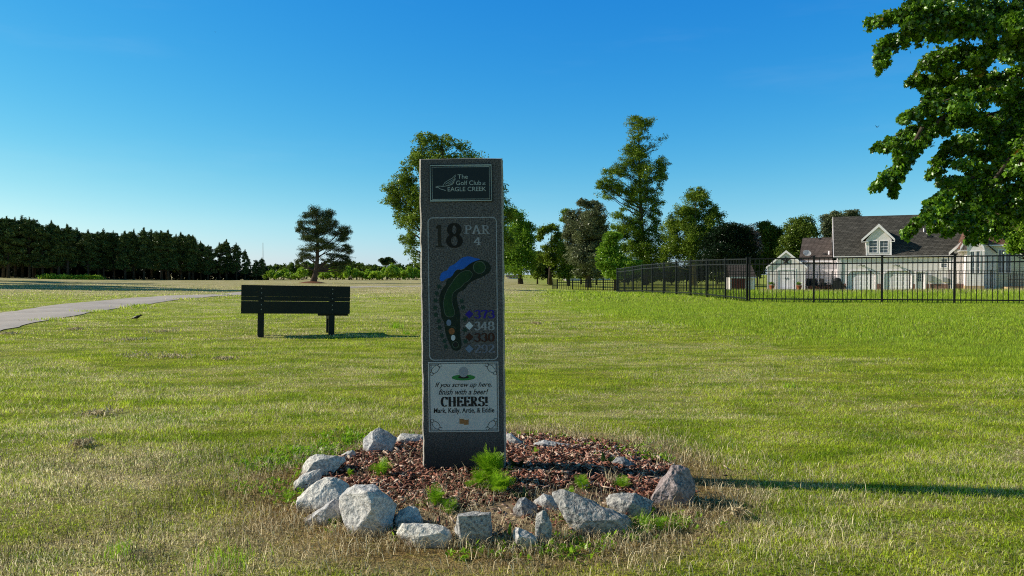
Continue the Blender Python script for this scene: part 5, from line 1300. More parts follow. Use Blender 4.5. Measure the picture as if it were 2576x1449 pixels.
tree('leafy_tree', 'small dark leaved tree rising just left of the bronze tree crown', 'tree', 90,
     [(1424, 536, 12, 9), (1420, 553, 12, 8, .8), (1432, 580, 10, 16, .6), (1425, 640, 22, 24), (1428, 668, 26, 20), (1415, 690, 22, 12)], [(1430, 712), (1431, 660), (1428, 600), (1424, 540)], .19, 6500, 'lf_poplar', .18, seed=16)
tree('tall_gum_tree', 'tallest tree of the view, narrow crown with a tufted top', 'tree', 99,
     [(1595, 304, 19, 13), (1630, 302, 21, 13), (1612, 316, 28, 9), (1588, 335, 14, 10, .4), (1605, 345, 16, 14, .5), (1622, 335, 12, 12, .4), (1632, 350, 10, 10, .35), (1590, 355, 14, 10, .5), (1598, 372, 22, 14), (1575, 382, 17, 10), (1620, 378, 18, 12, .8), (1640, 366, 12, 8, .4), (1660, 352, 12, 9, .28), (1675, 345, 8, 10, .22), (1648, 372, 12, 7, .3), (1602, 402, 30, 16), (1560, 415, 20, 13), (1540, 432, 18, 12), (1575, 435, 26, 16), (1620, 425, 24, 18), (1660, 412, 20, 13), (1668, 432, 15, 16), (1650, 450, 22, 16), (1605, 455, 30, 22), (1512, 458, 16, 9), (1505, 470, 12, 7), (1545, 465, 26, 15), (1530, 487, 22, 13), (1570, 480, 22, 14), (1630, 482, 28, 20), (1660, 470, 10, 12, .7), (1600, 500, 24, 22), (1640, 515, 26, 18), (1655, 545, 18, 20), (1618, 535, 22, 20), (1575, 520, 10, 9, .5), (1590, 560, 24, 18), (1555, 545, 22, 12), (1555, 575, 24, 22), (1600, 592, 30, 22), (1650, 585, 20, 24), (1630, 610, 30, 26), (1575, 615, 26, 24), (1650, 640, 22, 30), (1605, 645, 36, 30), (1600, 680, 40, 20), (1640, 675, 30, 22)],
     [(1622, 712), (1620, 640), (1614, 560), (1610, 470), (1608, 390), (1606, 310)], .155, 52000, 'lf_tall', .36, seed=8, k=10, sub=.36, frac=1.)
tree('leafy_tree', 'bright green low tree at the foot of the tallest tree, touching the fence', 'tree', 66,
     [(1540, 598, 18, 16), (1530, 622, 22, 18), (1545, 645, 26, 22), (1530, 665, 28, 18), (1560, 675, 34, 16), (1545, 690, 24, 12), (1585, 670, 26, 14)], [(1548, 722), (1548, 680), (1542, 640), (1540, 600)], .15, 18000, 'lf_bright', .14, seed=9)
tree('leafy_tree', 'rounded green tree right of the tallest tree', 'tree', 96,
     [(1755, 482, 20, 12), (1738, 502, 20, 15), (1775, 505, 20, 16), (1745, 530, 24, 18), (1790, 530, 20, 15), (1712, 530, 17, 16), (1805, 548, 16, 14), (1700, 560, 20, 20), (1730, 565, 22, 22), (1770, 560, 24, 16, .7), (1820, 568, 16, 11), (1690, 595, 22, 24), (1730, 605, 30, 26), (1775, 600, 30, 24), (1700, 640, 30, 26), (1750, 640, 40, 26), (1680, 660, 24, 18)],
     [(1745, 712), (1745, 640), (1748, 560), (1752, 490)], .17, 33000, 'lf_poplar', .28, 'bark_l', seed=10, k=10)
tree('dark_tree', 'very dark dense broad tree behind the tall fence', 'tree', 88,
     [(1845, 575, 26, 14), (1815, 585, 26, 18), (1868, 592, 22, 20), (1790, 610, 26, 20), (1830, 615, 36, 26), (1870, 625, 28, 26), (1800, 640, 36, 24), (1850, 645, 40, 24), (1780, 655, 20, 16), (1840, 665, 44, 16)],
     [(1835, 722), (1835, 680), (1838, 640), (1840, 590)], .16, 36000, 'lf_dark', .3, seed=11, k=26)
tree('sparse_tree', 'pale grey half bare tree right of the dark tree', 'tree', 90, [(1888, 585, 14, 14, .4), (1900, 600, 14, 16, .4), (1892, 625, 16, 18, .5), (1875, 580, 10, 10, .3)], [(1888, 712), (1888, 650), (1890, 600), (1890, 570)], .13, 4200, 'lf_grey', .14, 'bark_l', seed=12, frac=1.)
tree('leafy_tree', 'mid green tree above the storage shed, left of two', 'tree', 96,
     [(1930, 565, 20, 11), (1915, 585, 14, 14), (1945, 585, 22, 16), (1962, 600, 18, 20), (1930, 610, 20, 14, .7), (1950, 635, 28, 22), (1930, 655, 24, 18)], [(1945, 712), (1945, 660), (1942, 610), (1938, 570)], .19, 13000, 'lf_mid', .24, seed=13)
tree('leafy_tree', 'mid green tree above the storage shed, right of two', 'tree', 92,
     [(2018, 558, 20, 13), (1995, 568, 18, 14), (2038, 572, 17, 15), (2020, 585, 28, 20), (1988, 600, 26, 22), (2030, 608, 24, 20), (2005, 630, 36, 22), (1985, 650, 30, 16), (2030, 640, 26, 24)], [(2010, 712), (2010, 660), (2012, 610), (2016, 565)], .19, 20000, 'lf_mid', .26, seed=14)
tree('leafy_tree', 'grey green tree top showing above the roof of the garage house', 'tree', 105,
     [(2085, 548, 18, 10), (2103, 540, 14, 8), (2135, 536, 17, 6), (2080, 568, 14, 14), (2105, 562, 24, 16), (2140, 550, 22, 14), (2085, 590, 18, 16), (2120, 590, 30, 26)], [(2110, 712), (2110, 650), (2110, 600), (2110, 550)], .2, 14000, 'lf_purple', .28, seed=15)
# low dark trees and undergrowth filling behind the fences
rng_ = np.random.RandomState(50)
ub = [('dark bush low behind the far fence, %s', 1352, 672, 18, 28), ('x', 1378, 678, 22, 26), ('x', 1462, 682, 24, 20), ('x', 1500, 680, 26, 20), ('x', 1580, 690, 30, 18), ('x', 1632, 690, 30, 20), ('x', 1690, 688, 34, 22), ('x', 1750, 690, 34, 20), ('x', 1805, 690, 34, 22), ('x', 1905, 670, 20, 30), ('x', 1860, 690, 30, 22)]
names_ = ['dark bush right of the bright tree beside the sign', 'dark bush under the slim open crowned tree', 'dark bush under the left half of the bronze tree', 'dark bush under the right half of the bronze tree', 'dark bush behind the low bright tree', 'dark bush under the tallest tree', 'dark bush between the tallest tree and the rounded tree', 'dark bush under the rounded green tree', 'dark bush left below the very dark tree', 'dark bush between the half bare tree and the shed', 'dark bush right below the very dark tree']
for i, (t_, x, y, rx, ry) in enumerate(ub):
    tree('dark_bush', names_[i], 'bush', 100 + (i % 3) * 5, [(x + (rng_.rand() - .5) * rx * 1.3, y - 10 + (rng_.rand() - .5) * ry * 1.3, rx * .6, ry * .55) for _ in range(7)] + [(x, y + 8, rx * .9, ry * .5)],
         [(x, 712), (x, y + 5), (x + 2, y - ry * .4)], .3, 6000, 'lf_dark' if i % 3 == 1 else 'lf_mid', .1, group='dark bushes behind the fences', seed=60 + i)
# lone pine
tree('pine_tree', 'lone pine with a leaning trunk and layered crown behind the bench', 'tree', 77,
     [(790, 527, 13, 8), (775, 540, 18, 8), (805, 540, 18, 9), (830, 535, 10, 8), (762, 560, 12, 6), (790, 560, 24, 9), (825, 556, 18, 10), (757, 573, 11, 6), (752, 582, 9, 5), (845, 560, 8, 6), (865, 575, 14, 7), (875, 582, 9, 6), (785, 582, 24, 8), (820, 580, 22, 9), (850, 588, 20, 8), (775, 602, 18, 6), (812, 604, 22, 8), (862, 602, 16, 6), (790, 622, 26, 7), (830, 622, 22, 6), (872, 622, 13, 5), (855, 628, 20, 6), (880, 632, 8, 5), (768, 640, 16, 5), (780, 648, 18, 5), (840, 645, 18, 5, .7), (870, 650, 14, 5), (755, 655, 11, 5), (748, 660, 6, 4), (855, 660, 22, 5), (878, 660, 8, 6), (845, 672, 16, 5, .8), (820, 655, 12, 4, .6), (862, 678, 12, 6, .7)],
     [(787, 713), (793, 690), (798, 655), (799, 610), (798, 560), (792, 525)], .15, 27000, 'lf_pine', .30, 'bark_pine', seed=20, k=16, sub=.46, flat=1.3, up=.0, aspect=.22, frac=1.)
p = at(785, 714, 77); m_ = MB(); m_.lathe([(1.6, -.05), (1.3, .04), (.7, .16), (.3, .2)], (p.x, p.y, zt1(p.x, p.y)), 24); tag(m_.build('pine_straw_mound', M['pinebed'], None, True), 'low red brown mound of pine straw round the foot of the lone pine', 'mulch mound')

def pine_proto(seed, H=8.5):
    rng = np.random.RandomState(seed); o = empty('pine_tree'); E = []
    z = H * .22
    while z < H * .98:
        f = z / H; rmax = H * (.26 * (1 - f) ** (.8 if seed % 2 else .5) + .012) * (.75 if f < .4 else 1)
        for _ in range(3 if f < .85 else 2):
            a = rng.rand() * 6.283; r = rmax * (.35 + .65 * rng.rand()); rr_ = H * .055 * (.7 + .8 * rng.rand())
            E.append((r * math.cos(a), r * math.sin(a), z + rng.rand() * .4, rr_ * 1.2, rr_ * 1.2, rr_ * .62, .25 + .9 * f))
        z += H * .045
    E.append((0, 0, H * .97, H * .022, H * .022, H * .08, 1.8))
    for _ in range(6):
        a = rng.rand() * 6.283; r = H * (.03 + .09 * rng.rand()); E.append((r * math.cos(a), r * math.sin(a), H * (.95 - r / H * 1.6), H * .016, H * .016, H * (.04 + .03 * rng.rand()), 1.6))
    mb = MB(); limbs(mb, rng, None, [(0, 0, -.3), (.05, 0, H * .4), (0, .05, H * .75), (0, 0, H)], E, .17, .7, 4); t = mb.build('trunk', M['bark'], o, True)
    P, S = leafcloud(rng, E, .2, 15000, .5, 9, 1.3); V, Fc, rn = leaf_quads(rng, P, S, .30, .0, .25)
    # needles point up
    link('crown', np_mesh('crown', V, Fc, rn), M['lf_pine_far'], o); return o
protos = [pine_proto(100 + i) for i in range(5)]
used = [False] * 5
def place_pine(x, ytop, ybase, Y, label, group, rr_):
    i = rr_.randint(5)
    o = protos[i] if not used[i] else copy_tree(protos[i]); used[i] = True
    b = at(x, ybase, Y); gz = zt1(b.x, Y); h = at(x, ytop, Y).z - gz
    o.location = (b.x, Y, gz); s = h / 8.5; o.scale = (s * (.9 + .3 * rr_.rand()),) * 2 + (s,); o.rotation_euler = (0, 0, rr_.rand() * 6.28)
    tag(o, label, 'tree', group)
    return o
rr_ = np.random.RandomState(5)
tops = [(-20, 552), (0, 555), (12, 551), (30, 556), (48, 554), (66, 553), (78, 560), (100, 572), (123, 563), (140, 575), (163, 572), (187, 582), (215, 587), (240, 588), (254, 585), (280, 586), (308, 588), (330, 584), (356, 580), (375, 586), (400, 585), (417, 586), (450, 591), (470, 594), (480, 598), (500, 612), (518, 620)]
k = 0
for x, yt in tops:
    f = (x) / 650; Y = 108 + 17 * f + (rr_.rand() - .5) * 5
    place_pine(x, yt, 0, Y, 'dark pine in the front rank of the plantation edge on the left', 'pines of the plantation edge', rr_); k += 1
for x in np.linspace(-25, 520, 34):
    f = x / 650; Y = 116 + 17 * f + rr_.rand() * 5; yt = np.interp(x, [t[0] for t in tops], [t[1] for t in tops]) + 2 + rr_.rand() * 16
    place_pine(x, yt, 0, Y, 'dark pine behind the front rank of the plantation on the left', 'pines deeper in the plantation', rr_)
for x, yt, lb in ((548, 615, 'round topped pine at the right end of the plantation, left of three'), (565, 608, 'round topped pine at the right end of the plantation, tallest of three'), (590, 618, 'round topped pine at the right end of the plantation, right of three'), (612, 632, 'small pine near the radio mast'), (640, 655, 'short pine under the radio mast, leftmost'), (655, 652, 'short pine beside the radio mast')):
    place_pine(x, yt, 0, 124, lb, 'pines at the right end of the plantation', rr_)
# undergrowth of the plantation (continuous dark mass)
def under():
    rng = np.random.RandomState(9); E = []
    for x in np.linspace(-30, 665, 90):
        f = x / 650; Y = 110 + 17 * f + rng.rand() * 8; b = at(x, 700, Y); gz = zt1(b.x, Y); h = (2.0 + rng.rand() * 1.3) * (1 if x < 600 else .8)
        E.append((b.x, Y, gz + h * .5, 1.6, 1.4, h * .65, 1))
    P, S = leafcloud(rng, E, .3, 42000, .4, 12); V, Fc, rn = leaf_quads(rng, P, S, .4, .3)
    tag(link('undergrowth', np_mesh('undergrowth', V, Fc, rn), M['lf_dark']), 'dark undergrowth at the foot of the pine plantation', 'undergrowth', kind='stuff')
    E = []
    for x in np.linspace(100, 235, 26):
        Y = 104; b = at(x, 700, Y); E.append((b.x, Y + rng.rand() * 2, zt1(b.x, Y) + .25, 1.2, .8, .45, 1))
    P, S = leafcloud(rng, E, .3, 7000, .4, 12); V, Fc, rn = leaf_quads(rng, P, S, .22, .6)
    tag(link('tall_weeds', np_mesh('tall_weeds', V, Fc, rn), M['lf_shrub']), 'pale green tall weeds along the field edge below the pines', 'weeds', kind='stuff')
under()
# young deciduous tree in the plantation edge with yellow-green top
tree('young_tree', 'small yellow green tree top poking out of the dark pines', 'tree', 120.5, [(417, 604, 11, 7), (412, 614, 12, 9), (424, 617, 12, 10), (418, 630, 14, 12)], [(418, 705), (418, 650), (418, 605)], .25, 1600, 'lf_bright', .1, seed=31)
# shrub line
def shrub_proto(seed, mat, n=5200):
    rng = np.random.RandomState(seed); o = empty('shrub'); E = []
    for _ in range(11): a = rng.rand() * 6.283; r = rng.rand() ** .5 * 1.15; E.append((r * math.cos(a), r * math.sin(a) * .7, .6 + rng.rand() * 1.5 * (1 - r * .35), .55, .5, .5, 1))
    mb = MB()
    for j in range(4): e = E[j]; mb.tube([(e[0] * .2, e[1] * .2, -.1), (e[0] * .6, e[1] * .6, e[2] * .5), e[:3]], [.06, .045, .02], 5, False)
    mb.build('stems', M['bark'], o, True)
    P, S = leafcloud(rng, E, .2, n, .4, 12); P[:, 2] = np.maximum(P[:, 2], .02); V, Fc, rn = leaf_quads(rng, P, S, .2, .3)
    link('foliage', np_mesh('foliage', V, Fc, rn), M[mat], o); return o
sp_b = [shrub_proto(200 + i, 'lf_shrub') for i in range(3)]; sp_d = [shrub_proto(210 + i, 'lf_mid') for i in range(2)]; us = {}
def place_shrub(P_, i, x, ytop, Y, label, group, wx):
    key = (id(P_), i); o = P_[i] if key not in us else copy_tree(P_[i]); us[key] = 1
    b = at(x, 700, Y); gz = zt1(b.x, Y); h = at(x, ytop, Y).z - gz; o.location = (b.x, Y, gz); sx = wx * Y / F / 1.5
    o.scale = (sx * 1.15, sx * .9, h / 2.05); o.rotation_euler = (0, 0, (x * 1.7) % 6.28); tag(o, label, 'shrub' if 'shrub' in label else 'tree', group)
GB, GD = 'bright green shrubs along the far field edge', 'darker trees behind the far shrubs'
for j, (x, yt, wx) in enumerate(((672, 682, 16), (692, 678, 20), (712, 676, 20), (733, 684, 18), (750, 682, 20), (762, 674, 22), (812, 684, 20), (832, 682, 24), (846, 670, 22), (862, 685, 18), (880, 668, 24), (898, 680, 20), (915, 683, 22), (932, 676, 22), (950, 684, 20), (968, 672, 24), (985, 664, 24), (1004, 676, 20), (1024, 670, 22), (1046, 672, 22))):
    place_shrub(sp_b, j % 3, x, yt, 126 + (j * 7) % 5, 'bright green shrub in the row along the far field edge', GB, wx)
for j, (x, yt, wx) in enumerate(((675, 668, 24), (700, 664, 26), (728, 668, 26), (745, 660, 22), (770, 658, 26), (800, 662, 24), (822, 664, 24), (850, 660, 26), (885, 658, 30), (905, 662, 24), (935, 666, 28), (955, 668, 24), (1000, 664, 26), (1035, 662, 30))):
    place_shrub(sp_d, j % 2, x, yt, 138 + (j * 5) % 6, 'dark rounded tree top behind the far bright shrubs', GD, wx)
tree('leafy_tree', 'single dark tree top standing above the far shrubs, left of the sign', 'tree', 145, [(962, 655, 7, 5), (978, 652, 9, 4), (985, 660, 9, 5), (968, 662, 10, 5)], [(975, 705), (975, 680), (974, 655)], .3, 1500, 'lf_pine', .15, seed=33)
# trees outside the left edge: their shadows cross the field
for i, (X, Y, H_) in enumerate(((-43.5, 47.8, 15.5), (-45.5, 48.6, 15.), (-42.6, 46.9, 12.), (-49., 53.5, 15.), (-55, 62, 14.5), (-58, 70, 14), (-62, 79, 12))):
    o = copy_tree(protos[i % 5]); s = H_ / 8.5; o.scale = (s, s, s); o.location = (X, Y, zt1(X, Y)); tag(o, 'tall pine beyond the left edge of the view whose shadow crosses the field', 'tree', 'pines left of the view')

# ------------------------------------------------------------------ maple at the right
def maple():
    rng = np.random.RandomState(77); Yc = 12.5; base = Vector((11.2, 13.2, zt1(11.2, 13.2)))
    o = empty('maple_tree', base, 0, 'big maple overhanging from the right edge with green and a few orange leaves', 'tree')
    # branches: list of pixel polylines with depth, from the trunk outward
    B = [([(2760, 330), (2640, 160), (2500, 70), (2380, 25), (2280, 20), (2205, 45)], 12.0, 34),
         ([(2640, 160), (2560, 80), (2420, -20), (2280, -60)], 12.6, 46),
         ([(2500, 70), (2400, 70), (2290, 75), (2230, 105), (2215, 155)], 12.0, 22),
         ([(2560, 100), (2470, 120), (2380, 120), (2330, 150)], 12.4, 24),
         ([(2760, 360), (2600, 170), (2500, 190), (2400, 190), (2340, 200), (2300, 190)], 12.9, 26),
         ([(2600, 170), (2520, 230), (2430, 240), (2330, 265), (2272, 285)], 12.3, 24),
         ([(2760, 360), (2600, 260), (2480, 290), (2380, 290), (2300, 320), (2210, 362)], 12.5, 25),
         ([(2380, 290), (2320, 340), (2270, 390), (2230, 440), (2205, 460)], 12.4, 17),
         ([(2320, 320), (2290, 375), (2262, 425), (2245, 478)], 12.3, 13),
         ([(2760, 400), (2620, 330), (2500, 330), (2420, 350), (2370, 385), (2350, 430)], 12.8, 24),
         ([(2620, 330), (2540, 400), (2460, 440), (2380, 480), (2330, 530), (2285, 575)], 12.2, 20),
         ([(2460, 440), (2410, 500), (2370, 540), (2345, 565)], 12.6, 18),
         ([(2540, 400), (2480, 480), (2430, 540), (2385, 575)], 12.0, 22),
         ([(2760, 430), (2620, 430), (2540, 470), (2480, 530), (2440, 590)], 12.6, 26),
         ([(2620, 430), (2570, 500), (2520, 560), (2470, 580)], 13.2, 26),
         ([(2640, 200), (2580, 250), (2540, 330), (2500, 420)], 13.5, 34),
         ([(2760, 300), (2650, 60), (2560, 0), (2470, -60)], 13.4, 40),
         ([(2700, 300), (2600, 90), (2540, 40)], 11.6, 30),
         ([(2760, 380), (2660, 280), (2590, 330), (2560, 420)], 11.5, 32)]
    # the part of the crown outside the picture
    mb = MB(); tp = [(0, 0, -.2), (.05, 0, 1.2), (-.05, .1, 2.4), (.1, 0, 4.2), (0, 0, 6.2), (.1, .1, 8.5)]
    mb.tube([Vector(q) for q in tp], [.3, .22, .2, .16, .11, .04], 10)
    P, S = [], []
    for pts, Yd, rad in B:
        q = [at(x, y, Yd + (rng.rand() - .5) * .3) - base for x, y in pts]
        if pts[0][0] >= 2700: q[0] = Vector((0, 0, max(1.8, q[0].z)))
        # smooth
        d = [q[0]]
        for i in range(len(q) - 1): d += [q[i].lerp(q[i + 1], .33), q[i].lerp(q[i + 1], .66), q[i + 1]]
        n = len(d); mb.tube(d, [.028 * (1 - i / n) ** 1.1 + .005 for i in range(n)], 6, False)
        for i in range(2, n):
            x_ = d[i]; r = rad * Yd / F * (1.0 if i < n * .75 else .62)
            nt_ = 7
            for _ in range(nt_):
                dd = rng.normal(size=3); dd /= np.linalg.norm(dd); dd[2] = dd[2] * .7 - .1
                e = x_ + Vector(dd) * r * (1.0 + .5 * rng.rand()); e.z -= .06
                mb.tube([x_, x_.lerp(e, .6) + Vector((0, 0, .02)), e], [.008, .006, .003], 4, False)
                c = 44; t = rng.rand(c, 1) ** .6; pp = np.array(x_) * (1 - t) + np.array(e) * t + rng.normal(size=(c, 3)) * r * .22
                pp[:, 2] -= rng.rand(c) * .05; P.append(pp); S.append(rng.rand(c) * .6 + rng.rand() * .4)
    # infill of the inner crown seen in the picture
    EI = []
    for x, y, rx, ry, Yd in ((2330, 20, 50, 30, 12.3), (2400, 60, 60, 40, 12.6), (2300, 60, 45, 28, 12), (2470, 40, 60, 50, 13), (2560, 50, 50, 50, 12.2), (2540, 130, 45, 30, 13.4), (2450, 160, 50, 32, 12.6), (2370, 175, 40, 24, 12.2),
                             (2420, 225, 50, 30, 12.9), (2490, 230, 50, 34, 12.2), (2560, 240, 50, 50, 13), (2350, 240, 40, 20, 12.4), (2440, 290, 60, 30, 12.4), (2520, 310, 60, 40, 13.2), (2380, 320, 45, 26, 12.7), (2300, 335, 40, 22, 12.4), (2260, 370, 36, 22, 12.3), (2570, 360, 50, 50, 12.3),
                             (2420, 360, 40, 26, 12.2), (2480, 380, 50, 36, 12.8), (2440, 430, 50, 32, 12.4), (2530, 440, 60, 40, 13.2), (2400, 470, 40, 26, 12.7), (2480, 490, 50, 32, 12.2), (2570, 500, 50, 44, 12.8), (2360, 515, 34, 20, 12.4), (2430, 515, 34, 18, 12.8), (2510, 510, 36, 20, 12.3), (2320, 552, 28, 12, 12.4), (2385, 553, 28, 12, 12.1), (2565, 530, 50, 26, 12.5)):
        c = at(x, y, Yd + (rng.rand() - .5)) - base; q = Yd / F; EI.append((c.x, c.y, c.z, rx * q, rx * q, ry * q, 1))
    p3, s3 = leafcloud(rng, EI, .1, 32000, .36, 11); P.append(p3); S.append(s3)
    # rest of the crown, right of the frame
    E = []
    for _ in range(60):
        dd = rng.normal(size=3); dd /= np.linalg.norm(dd); c = Vector((dd[0] * 2.6 + .9, dd[1] * 3., 4.6 + dd[2] * 3.0))
        w_ = c + base; px = 1288 + F * w_.x / w_.y
        if px < 2660 or w_.y < 4: continue
        E.append((c.x, c.y, c.z, .7, .7, .55, 1))
    if E:
        p2, s2 = leafcloud(rng, E, .1, 26000, .4, 12); P.append(p2); S.append(s2)
        limb_ = [mb.tube([Vector((0, 0, max(1.6, min(7, e[2] - 1)))), Vector((e[0] * .5, e[1] * .5, e[2] - .5)), Vector(e[:3])], [.06, .035, .01], 5, False) for e in E[::2]]
    P = np.concatenate(P); S = np.concatenate(S)
    mb.build('trunk', M['bark'], o, True)
    V, Fc, rn = star_leaves(rng, P, S, .074)
    link('crown', np_mesh('crown', V, Fc, rn), M['lf_maple'], o)
    print('maple leaves', len(P))
maple()
tree('leafy_tree', 'paler green tree behind the maple at the right edge, hiding the porch roof', 'tree', 24,
     [(2585, 480, 34, 18), (2560, 505, 22, 16), (2580, 520, 34, 22), (2562, 545, 22, 16), (2585, 565, 30, 22), (2555, 588, 22, 14), (2575, 610, 26, 14), (2545, 612, 14, 10), (2560, 632, 16, 8), (2620, 560, 40, 60), (2650, 480, 50, 50)],
     [(2680, 765), (2675, 700), (2665, 620), (2655, 540), (2650, 470)], .085, 16000, 'lf_bright', .16, seed=41, k=16)

# ------------------------------------------------------------------ weeds in and round the bed
def frond_plant(x, ytop, ybase, Y, label, big=1.45, name='feathery_weed', nf=22, spread=.8, mat='lf_weed', seed=1, group='feathery weeds in the bed'):
    rng = np.random.RandomState(seed); b = at(x, ybase, Y); gz = zt1(b.x, Y); base = Vector((b.x, Y, gz)); h = (ybase - ytop) * Y / F
    V, Fc, rn = [], [], []
    def tri(a, b_, c, s): n = len(V); V.extend([a, b_, c]); Fc.append((n, n + 1, n + 2)); rn.extend([s] * 3)
    for i in range(nf):
        az = rng.rand() * 6.283; ln = rng.rand() ** .7 * spread; z0 = rng.rand() * .55 * h; L_ = h * (.45 + .3 * rng.rand()) * (1 - .4 * z0 / h) * (big if ytop > 1110 else 1.05) 
        d = Vector((math.cos(az) * math.sin(ln), math.sin(az) * math.sin(ln), math.cos(ln))); side = Vector((-math.sin(az), math.cos(az), 0)); nr = d.cross(side)
        st = Vector((0, 0, z0)); sh = rng.rand() * .5
        for t in np.linspace(.1, 1, 10):
            p = st + d * L_ * t - Vector((0, 0, L_ * .25 * t * t * ln)); wl = L_ * .34 * math.sin(math.pi * min(1, t * .8 + .12)) + L_ * .04
            for s in (-1, 1):
                dd = (side * s * .85 + d * .55 + nr * (rng.rand() - .5) * .6).normalized()
                q = p + dd * wl; wv = d * wl * .07
                tri(p - wv, p + wv, q, sh + .5 * rng.rand())
                for u in (.45, .75):
                    m = p + dd * wl * u
                    for s2 in (-1, 1): tri(m - dd * wl * .05, m + dd * wl * .05, m + (dd * .6 + (d * s2)).normalized() * wl * .34, sh + .5 * rng.rand())
        tri(st, st + side * L_ * .02, st + d * L_, .3)
    me = np_mesh('fronds', np.array([tuple(v) for v in V]), np.array(Fc), np.array(rn))
    o = empty(name, base, 0, label, 'plant', group); link('fronds', me, M[mat], o)
    mb = MB(); mb.tube([(0, 0, -.01), (.004, 0, h * .6)], [.004, .002], 5); mb.build('stem', M['lf_weed'], o)
frond_plant(1235, 1105, 1205, 3.36, 'tallest bright feathery weed, in front of the right foot of the sign', nf=46, spread=1.0, seed=1)
frond_plant(1205, 1165, 1212, 3.30, 'short bright feathery weed left of the tallest one', nf=22, spread=1.25, seed=2)
frond_plant(1252, 1165, 1228, 3.22, 'spreading feathery weed just below the tallest one', nf=30, spread=1.2, seed=3)
frond_plant(958, 1146, 1196, 3.50, 'feathery weed in the mulch left of the sign', nf=26, spread=1.2, seed=4)
frond_plant(880, 1170, 1192, 3.55, 'tiny feathery weed near the left stones', nf=12, spread=1.1, seed=5)
frond_plant(1095, 1205, 1262, 3.05, 'feathery weed in front of the sign, near the square block', nf=28, spread=1.2, seed=6)
frond_plant(1122, 1240, 1284, 2.98, 'small feathery weed lowest in the straw in front of the sign', nf=14, spread=1.2, seed=7)
frond_plant(1465, 1183, 1222, 3.3, 'feathery weed behind the long granite slab', nf=26, spread=1.1, seed=8)
frond_plant(1435, 1208, 1236, 3.2, 'short feathery weed left behind the long granite slab', nf=14, spread=1.2, seed=9)
frond_plant(1562, 1180, 1218, 3.32, 'feathery weed between the slab and the pink boulder', nf=18, spread=1.1, seed=10)
frond_plant(1345, 1128, 1150, 3.9, 'tiny feathery weed at the back of the mulch right of the sign', nf=10, spread=1.2, seed=21)
frond_plant(1180, 1188, 1215, 3.28, 'low feathery weed just below the left foot of the sign', nf=16, spread=1.3, seed=22)
frond_plant(722, 1228, 1262, 3.2, 'feathery weed outside the ring beside the far left stones', nf=16, spread=1.2, seed=23)
frond_plant(1660, 1300, 1340, 2.85, 'feathery weed outside the ring below the pink boulder', nf=16, spread=1.2, seed=24)
def broad_plant(x, ybase, Y, leaves, label, mat='lf_broad', name='broadleaf_weed', seed=1):
    b = at(x, ybase, Y); gz = zt1(b.x, Y); o = empty(name, (b.x, Y, gz), 0, label, 'plant', 'broad leaved weeds in the bed'); s = Y / F; rng = np.random.RandomState(seed)
    for dx, dy, wd in leaves:
        tip = Vector((dx * s, (rng.rand() - .5) * .05, dy * s)); V = []; Fc = []; k = 8
        nrm = Vector((-tip.z, 0, tip.x)).normalized()
        for i in range(k + 1):
            t = i / k; c = tip * t + Vector((0, -.01 * math.sin(t * 3), -.12 * tip.length * t * t)); w_ = wd * s * math.sin(math.pi * (t ** .75) * .97 + .03) * .5 + .0006
            V += [c - nrm * w_ + Vector((0, -.004, 0)), c + Vector((0, .003, 0)), c + nrm * w_ + Vector((0, -.004, 0))]
        for i in range(k):
            for j in (0, 1): a = i * 3 + j; Fc.append((a, a + 1, a + 4, a + 3))
        me = np_mesh('leaf', np.array([tuple(v) for v in V]), np.array(Fc), np.full(len(V), .2 + .6 * rng.rand()), True); link('leaf', me, M[mat], o)
    mb = MB(); mb.tube([(0, 0, -.01), (0, 0, 10 * s)], .003, 5); mb.build('stem', M[mat], o)
broad_plant(1302, 1165, 3.62, [(-24, 42, 14), (14, 38, 12), (44, 22, 11), (-6, 28, 10), (24, 10, 9), (-20, 8, 8)], 'dark broad leaved weed right beside the sign', 'lf_dark')
broad_plant(1101, 1258, 3.1, [(-4, 46, 6), (44, 32, 7), (-30, 14, 12), (10, 20, 8)], 'pale weed with long thin leaves in front of the sign', 'lf_weed', seed=3)
broad_plant(1320, 1238, 3.15, [(-2, 45, 9), (-14, 22, 8), (22, 14, 12), (-34, 30, 12), (10, 40, 6), (30, 4, 9)], 'small broad leaved weed right of the bright feathery clump', 'lf_broad', seed=4)
broad_plant(1520, 1155, 3.75, [(-6, 44, 12), (20, 30, 16), (44, 26, 16), (60, 16, 14), (-20, 12, 12), (30, 8, 14), (52, 2, 12), (-36, 6, 14)], 'lobed dark green weed over the back right stones', 'lf_broad', seed=5)
broad_plant(1280, 1335, 2.75, [(4, 46, 9), (-12, 22, 8), (-28, 14, 8), (16, 10, 7)], 'pale weed with upright leaves between the square block and its neighbour', 'lf_weed', seed=6)
